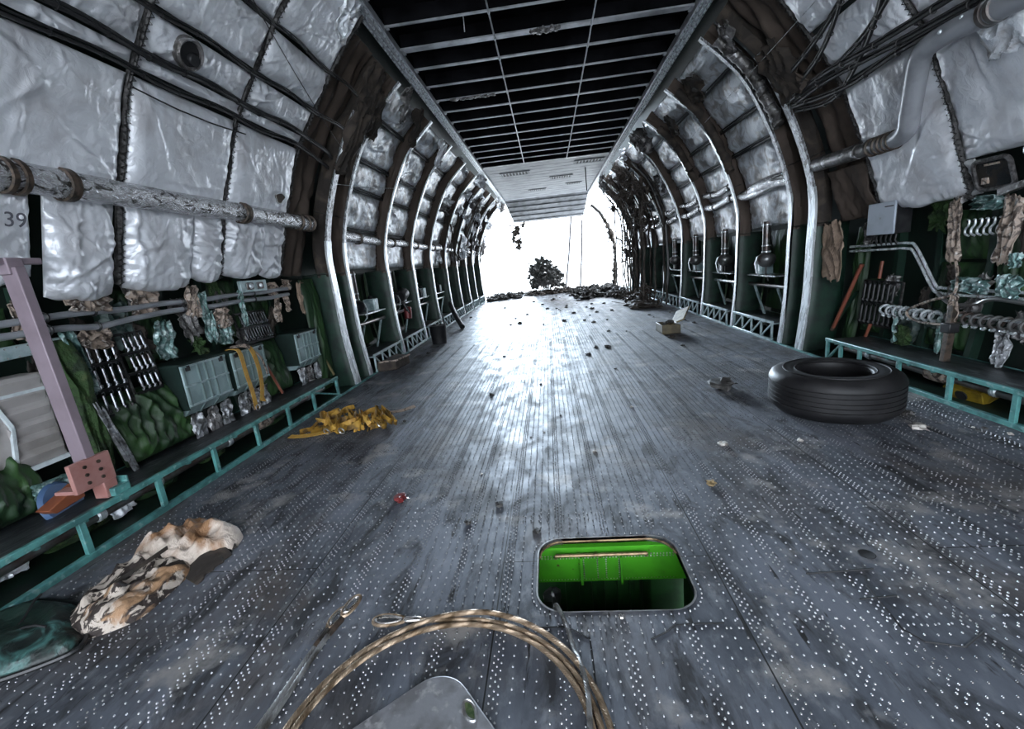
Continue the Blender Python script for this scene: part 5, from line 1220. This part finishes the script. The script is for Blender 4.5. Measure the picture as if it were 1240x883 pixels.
# hatch
t = thing('floor_hatch', 'rounded rectangular floor hatch opening showing bright green structure', 'hatch', (0, 1.95, -.4))
hp = [(x, y) for x, y in HATCH]
mb = MB()
def rim_ring(s, z): return [V((.02+(x-.02)*s, 1.955+(y-1.955)*s, z)) for x, y in hp]
a = rim_ring(1.0, .003); b = rim_ring(1.022, .003); n = len(hp)
vs = a+b+rim_ring(1.0, -.035)+rim_ring(.985, -.035); fs = []
for i in range(n):
    j = (i+1) % n; fs += [(i, j, n+j, n+i), (i, 2*n+i, 2*n+j, j)]
mb.add(vs, fs); mb.build('rim', m_rim, t, smooth=50, noflip=True)
mb = MB(); mb.tube([V((x*.985+.0, y-.012, -.012)) for x, y in hp if y > 2.05], .006, 6); mb.build('brass_edge', m_brass, t)
mb = MB(); mb.box((.03, 2.262, -.165), (.92, .02, .29)); bp = mb.build('beam_plate', m_green_hatch, t)
mb = MB(); mb.box((.03, 2.225, -.045), (.92, .06, .012)); mb.build('beam_flange', m_green_hatch, t)
for x in (-.115, .115):
    mb = MB(); mb.box((x, 2.235, -.22), (.014, .035, .18)); mb.build('stiffener', m_green_hatch, bp)
mb = MB(); mb.tube([(-.26, 2.215, -.105), (.26, 2.215, -.105)], .010, 8); 
for x in (-.26, .26, 0): mb.tube([(x, 2.25, -.15), (x, 2.215, -.105)], .006, 6)
mb.build('grab_bar', m_brass, bp)
mb = MB()
for k in range(44):
    for z in (-.135, -.150): mb.ball((-.36+k*.018, 2.251, z), .0052, 6, 4)
for x in (-.10, .105, -.02, .03):
    for k in range(9): mb.ball((x, 2.251, -.165-k*.015), .005, 6, 4)
for k in range(44): mb.ball((-.36+k*.018, 2.251, -.295), .003, 6, 4)
mb.build('rivet', m_rim, bp)
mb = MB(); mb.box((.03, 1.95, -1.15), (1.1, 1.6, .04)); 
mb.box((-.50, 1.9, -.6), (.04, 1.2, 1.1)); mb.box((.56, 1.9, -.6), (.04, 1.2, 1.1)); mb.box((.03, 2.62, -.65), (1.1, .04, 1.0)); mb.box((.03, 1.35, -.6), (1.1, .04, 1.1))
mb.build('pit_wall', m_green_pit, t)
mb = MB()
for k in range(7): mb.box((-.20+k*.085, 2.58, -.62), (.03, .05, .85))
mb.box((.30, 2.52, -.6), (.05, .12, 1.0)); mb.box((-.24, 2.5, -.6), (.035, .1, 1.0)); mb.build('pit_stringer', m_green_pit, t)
mb = MB(); mb.ball((-.30, 2.35, -.50), .06, 10, 8, jit=.2); mb.box((-.33, 2.28, -.52), (.05, .05, .14)); mb.tube([(-.28, 2.3, -.42), (-.26, 2.3, -.55), (-.3, 2.3, -.7)], .015, 6); mb.box((-.34, 2.2, -.58), (.04, .03, .05)); mb.build('valve_unit', m_pipe_dark, t)
mb = MB(); mb.lathe([(0, .006), (.012, .006), (.016, 0)], (.03, 1.655, 0), (0, 0, 1), 12); mb.build('latch_stud', m_ferrule, t)
# thin seam plates round the hatch
mb = MB(); mb.tube(smoothpath([(-.36, 1.60, .001), (-.24, 1.60, .001), (-.19, 1.585, .001), (-.13, 1.54, .001), (-.12, 1.52, .001), (-.115, 1.2, .001), (-.115, .9, .001)], 4), .004, 4); mb.tube(smoothpath([(.13, 1.53, .001), (.20, 1.565, .001), (.26, 1.60, .001), (.45, 1.605, .001)], 4), .004, 4)
struct(mb.build('trim_5', m_soot_void))
# steel cables
def strands(mb, path, rc, rs, pitch, n=6, step=.009):
    P = [V(p) for p in path]; L = [0]
    for a_, b_ in zip(P[:-1], P[1:]): L.append(L[-1]+(b_-a_).length)
    m = int(L[-1]/step); pts = []
    j = 0
    for i in range(m+1):
        s = min(i*step, L[-1]-1e-6)
        while L[j+1] < s: j += 1
        pts.append(P[j].lerp(P[j+1], (s-L[j])/(L[j+1]-L[j])))
    up = V((0, 0, 1))
    for k in range(n):
        q = []
        for i, p in enumerate(pts):
            t_ = (pts[min(i+1, m)]-pts[max(i-1, 0)]).normalized(); x = t_.cross(up); x = x.normalized() if x.length > 1e-4 else V((1, 0, 0)); z = x.cross(t_)
            a_ = 2*math.pi*(k/n+i*step/pitch); q.append(p+(x*math.cos(a_)+z*math.sin(a_))*rc)
        mb.tube(q, rs, 5)
cc = V((-.67, 1.075, 0))
def arc(ra, rb, a0, a1, za, zb, n=60): return [(cc.x+lerp(ra, rb, i/n)*math.cos(math.radians(lerp(a0, a1, i/n))), cc.y+lerp(ra, rb, i/n)*math.sin(math.radians(lerp(a0, a1, i/n))), lerp(za, zb, i/n)) for i in range(n+1)]
t = thing('steel_cable', 'coiled brown steel cable with an eye end at the bottom of the photo', 'steel cable', (-.67, 1.4, 0))
path = smoothpath([(-.93, 1.640, .016), (-.84, 1.640, .014), (-.74, 1.638, .012)], 6)[:-1]+arc(.563, .560, 92, -90, .012, .012)+arc(.560, .540, -90, -270, .012, .012)[1:]+arc(.540, .528, -270, -450, .012, .012)[1:]+arc(.528, .578, -450, -505, .012, .012, 20)[1:]+arc(.578, .580, -505, -600, .012, .013)[1:]+arc(.580, .588, -600, -640, .013, .036)[1:]+arc(.588, .592, -640, -800, .036, .013)[1:]
mb = MB(); strands(mb, path, .0072, .0054, .07); mb.build('wire_rope', m_cable, t, smooth=60)
mb = MB(); eye = [(-1.03+.075*math.cos(a)*1.05, 1.642+.030*math.sin(a)*(1.0+.3*math.cos(a+math.pi)), .016) for a in np.linspace(0, 2*math.pi, 36, endpoint=False)]
strands(mb, eye+[eye[0]], .0045, .004, .06); el = mb.build('eye_loop', m_cable, t, smooth=60)
mb = MB(); mb.tube([(-1.035+.060*math.cos(a)*1.05, 1.642+.021*math.sin(a)*(1.0+.3*math.cos(a+math.pi)), .016) for a in np.linspace(0, 2*math.pi, 36, endpoint=False)], .008, 8, closed=True); mb.build('thimble', m_ferrule, el)
mb = MB(); mb.tube([(-.958, 1.641, .016), (-.945, 1.641, .016), (-.89, 1.640, .016), (-.88, 1.640, .016)], [.012, .0155, .0155, .012], 14); mb.build('ferrule', m_ferrule, t)
t = thing('steel_cable', 'pair of grey steel cable ends with eyes left of the coiled cable', 'steel cable', (-1.3, 1.5, 0))
ends = [[(-1.265, 1.66, .018), (-1.29, 1.58, .014), (-1.305, 1.45, .012), (-1.315, 1.3, .012), (-1.33, 1.15, .012), (-1.38, .85, .012)], [(-1.305, 1.60, .014), (-1.322, 1.5, .012), (-1.335, 1.35, .012), (-1.355, 1.15, .012), (-1.41, .85, .012)]]
for q, e in enumerate(ends):
    mb = MB(); strands(mb, smoothpath(e, 8), .0066, .0054, .11); mb.build('wire_rope', m_cable2, t, smooth=60)
    c0 = V(e[0]); d = (V(e[0])-V(e[1])).normalized(); s_ = d.cross(V((0, 0, 1)))
    lp = [c0+d*(.06-.06*math.cos(a))+s_*(.026*math.sin(a))+V((0, 0, .006+.012*(q == 0)*math.sin(a/2))) for a in np.linspace(0, 2*math.pi, 30)]
    mb = MB(); strands(mb, lp, .0045, .004, .06); el = mb.build('eye_loop', m_cable, t, smooth=60)
    mb = MB(); mb.tube([c0+d*(.062-.046*math.cos(a))+s_*(.018*math.sin(a))+V((0, 0, .006+.012*(q == 0))) for a in np.linspace(0, 2*math.pi, 28, endpoint=False)], .007, 8, closed=True); mb.build('thimble', m_ferrule, el)
    mb = MB(); mb.tube([c0-d*.10, c0-d*.09, c0-d*.01, c0], [.011, .0145, .0145, .011], 12); mb.build('ferrule', m_clamp, t)
mb = MB(); strands(mb, smoothpath([(-.285, 1.78, -.16), (-.268, 1.745, -.05), (-.258, 1.715, .012), (-.235, 1.66, .014), (-.21, 1.58, .012), (-.19, 1.48, .014), (-.165, 1.38, .034), (-.15, 1.25, .04), (-.16, 1.0, .02)], 8), .0055, .0048, .07)
tag(mb.build('hatch_cable', m_cable2, smooth=60), 'grey cable coming up out of the floor hatch', 'steel cable')
# cover plate
t = thing('cover_plate', 'grey rounded cover plate with oval hand slot at the bottom of the photo', 'cover plate', (-.7, 1.0, 0))
ang = math.radians(41); sq = rrect(-.40, .40, -.40, .40, .13, 8); cpl = V((-.735, .845, 0)); 
rotp = lambda x, y, z: V((cpl.x+x*math.cos(ang)-y*math.sin(ang), cpl.y+x*math.sin(ang)+y*math.cos(ang), z))
mb = MB(); mb.prism([rotp(x, y, .002) for x, y in sq], (0, 0, .022)); mb.build('plate', m_plate, t, bevel=.006)
mb = MB(); slot = [V((-.575+.042*math.cos(a)*(.75)+.0, 1.225+.034*math.sin(a), .026)) for a in np.linspace(0, 2*math.pi, 24, endpoint=False)]
sl = [V((-.575+x*.84-y*.3, 1.215+x*.3*-1+y*.95, .026)) for x, y in rrect(-.028, .028, -.036, .036, .026, 5)]
mb.tube(sl, .006, 7, closed=True); sr_ = mb.build('slot_rim', m_rim, t)
mb = MB(); mb.prism([V((p.x, p.y, .0245)) for p in sl], (0, 0, .0015)); mb.build('slot_well', M('mossy_slot', (.03, .06, .015), .8, 0, var=(.10, .13, .06), vs=40), sr_)

# small items down the floor
t = thing('open_box', 'small open dark tan box with raised lid on the floor at middle right', 'box', (2.05, 8.5, 0))
cx, cy = 2.05, 8.6
mb = MB(); mb.box((cx, cy, .02), (.34, .5, .03)); mb.box((cx-.16, cy, .09), (.02, .5, .16)); mb.box((cx+.16, cy, .09), (.02, .5, .16)); mb.box((cx, cy-.24, .09), (.34, .02, .16)); mb.box((cx, cy+.24, .09), (.34, .02, .16)); mb.build('tray', M('olive_tan_box', (.14, .11, .06), .6, 0, var=(.07, .055, .03), vs=8), t, bevel=.006)
mb = MB(); mb.bar((cx+.20, cy+.1, .16), (cx+.42, cy+.45, .36), .30, .03, (-.4, .2, 1)); mb.build('lid', M('worn_tan_lid', (.30, .24, .13), .6, 0, var=(.14, .10, .05), vs=8), t, bevel=.006)
mb = MB(); mb.tube([(cx-.1, cy-.1, .18), (cx, cy, .21), (cx+.12, cy+.1, .18)], .03, 8); mb.build('contents', m_debris, t)
t = thing('dark_bin', 'small dark bin standing on the floor by the left truss ledges', 'bin', (-2.74, 9.5, 0))
mb = MB(); mb.lathe([(0, .01), (.16, .01), (.19, .40), (.20, .42), (.175, .42), (.15, .05), (0, .05)], (-2.72, 9.5, 0), (0, 0, 1), 20); bb = mb.build('bin_body', m_blackmetal, t)
mb = MB(); mb.tube([(-2.72+.2*math.cos(a), 9.5-.03, .42+.10*math.sin(a)) for a in np.linspace(0, math.pi, 12)], .008, 6); mb.build('handle', m_rim, bb)
t = thing('wooden_crate', 'low dark crate with a pale edge lying by the second left frame', 'crate', (-2.95, 7.3, 0))
mb = MB(); mb.prism([(-3.18, 7.0, .01), (-2.88, 7.08, .01), (-2.80, 7.55, .01), (-3.1, 7.75, .01)], (0, 0, .16)); mb.build('crate_body', m_brown_dark, t, bevel=.01)
mb = MB(); mb.bar((-3.16, 7.02, .17), (-2.87, 7.10, .17), .03, .025); mb.bar((-2.87, 7.10, .17), (-2.79, 7.55, .17), .03, .025); mb.build('pale_edge', m_tan, t)
mb = MB(); mb.tube([(-2.62, 11.7, .05), (-2.95, 12.4, .35), (-3.15, 12.9, .62)], .07, 10); tag(mb.build('leaning_tube', m_blackmetal), 'dark tube leaning against the left ledge in the middle distance', 'tube')
# loose debris on the floor
def scrap(x, y, s, mat, lab, grp, seed, flat=.45):
    mb = MB(); mb.ball((x, y, s*flat*.75), s, 8, 6, (1, 1.2, flat), .55, seed)
    q = V((x, y, 0)); quickshard(mb, (x+s*.4, y, s*.45), s*1.6, s*1.2, seed, 4, s*.4, (.3, .3, 1))
    tag(mb.build('debris_scrap', mat, smooth=22), lab, 'debris', grp)
dr = random.Random(5)
spec = [(-1.35, 2.75, .045, m_red, 'small dark red scrap on the floor right of the garment'), (-.80, 2.42, .022, m_debris, 'small dark lump on the floor left of the hatch'), (-.36, 2.30, .02, m_debris, 'tiny black lump at the far left corner of the hatch'),
        (1.10, 3.35, .035, m_debris2, 'pale stone-like scrap on the floor left of the tyre shadow'), (1.68, 3.35, .022, m_debris2, 'small white chip on the floor near the tyre'), (.80, 2.75, .03, M('tan_chip', (.28, .20, .10), .8), 'tan chip on the floor right of the hatch'),
        (2.62, 3.45, .05, m_debris2, 'white paper scrap on the floor by the right ledge'), (-.62, 2.62, .024, m_debris, 'small dark chip in the middle floor left of the hatch line'), (1.66, 4.85, .12, m_debris, 'dark metal fragment beside the tyre, left'), (-1.0, 5.2, .03, m_debris, 'lone dark chip on the open floor beyond the strap heap'),
        (2.75, 3.75, .05, m_debris, 'dark scrap between the tyre and the right ledge')]
for i, (x, y, s, mt, lab) in enumerate(spec): scrap(x, y, s, mt, lab, None, i)
# access hole and raised patch plates on the floor, right
mb = MB(); mb.lathe([(0, .0015), (.030, .0015), (.034, .003), (.038, .001)], (1.28, 2.01, 0), (0, 0, 1), 20); tag(mb.build('drain_hole', m_soot_void), 'small dark round hole in the floor at right', 'hole')  # flat black disc laid on the floor as the shade of a hole
for i, pl in enumerate([[(.93, 1.885), (1.02, 1.89), (1.24, 1.905)], [(1.14, 1.80), (1.115, 1.56), (1.15, 1.50), (1.27, 1.475), (1.39, 1.54)], [(1.06, 1.72), (1.22, 1.735)]]):
    mb = MB(); mb.tube([(x, y, .001) for x, y in pl], .0045, 5); tag(mb.build('plate_edge', m_soot_void), ['dark raised edge of a floor patch left of the small round hole', 'dark bent edge of a floor patch at lower right', 'thin dark seam edge between the two floor patches'][i], 'plate edge')
for i in range(70):
    u = dr.random(); y = 5.5+u*15; x = dr.uniform(-2.9, 2.9)
    if i < 30: y = dr.uniform(11, 20); x = dr.uniform(-.5, 3.0)
    if abs(x-2.05) < .5 and abs(y-8.6) < .6: x -= 1
    scrap(x, y, dr.uniform(.012, .045)*(1+.035*y), m_debris if i % 4 else m_burnt, 'small charred fragment scattered on the middle or far floor', 'charred fragments on the floor', 40+i, .4)
for i in range(16):
    y = dr.uniform(3.0, 6.0); x = dr.choice([dr.uniform(-2.0, 1.4), dr.uniform(2.85, 3.1)])
    scrap(x, y, dr.uniform(.008, .02), m_debris2 if i % 2 else m_debris, 'tiny chip of debris on the near floor', 'tiny chips on the near floor', 140+i)

# ================================================================== CAMERA, LIGHT
FPX, YAW, PIT, ROLL, CX, CH = 527., .1016, .2237, .1009, -.174, 1.56
fw = V((-math.sin(YAW)*math.cos(PIT), math.cos(YAW)*math.cos(PIT), -math.sin(PIT))); rt = V((math.cos(YAW), math.sin(YAW), 0)); up = rt.cross(fw)
r2 = rt*math.cos(ROLL)-up*math.sin(ROLL); u2 = rt*math.sin(ROLL)+up*math.cos(ROLL)
cam = bpy.data.cameras.new('camera'); co = bpy.data.objects.new('camera', cam); C.objects.link(co)
mw = Matrix((r2, u2, -fw)).transposed().to_4x4(); mw.translation = V((CX, 0, CH)); co.matrix_world = mw
cam.sensor_fit = 'HORIZONTAL'; cam.sensor_width = 36; cam.lens = FPX/1240*36; cam.clip_start = .02; cam.clip_end = 600
sc = bpy.context.scene; sc.camera = co
w = bpy.data.worlds.new('sky'); sc.world = w; w.use_nodes = True
bg = w.node_tree.nodes['Background']; bg.inputs['Color'].default_value = (.82, .90, 1, 1); bg.inputs['Strength'].default_value = 7.0
sun = bpy.data.lights.new('sun', 'SUN'); sun.energy = 7.5; sun.angle = math.radians(11); sun.color = (.70, .85, 1)
so = bpy.data.objects.new('sun', sun); C.objects.link(so)
d = V((.10, -1, -math.tan(math.radians(8.5)))).normalized(); so.rotation_euler = d.to_track_quat('-Z', 'Y').to_euler(); so.location = (0, 40, 10)
sc.view_settings.view_transform = 'Standard'; sc.view_settings.look = 'None'; sc.view_settings.gamma = 1; sc.view_settings.exposure = .38; sc.view_settings.use_curve_mapping = False
sc.cycles.use_denoising = True; sc.cycles.max_bounces = 8; sc.cycles.diffuse_bounces = 5; sc.cycles.glossy_bounces = 4
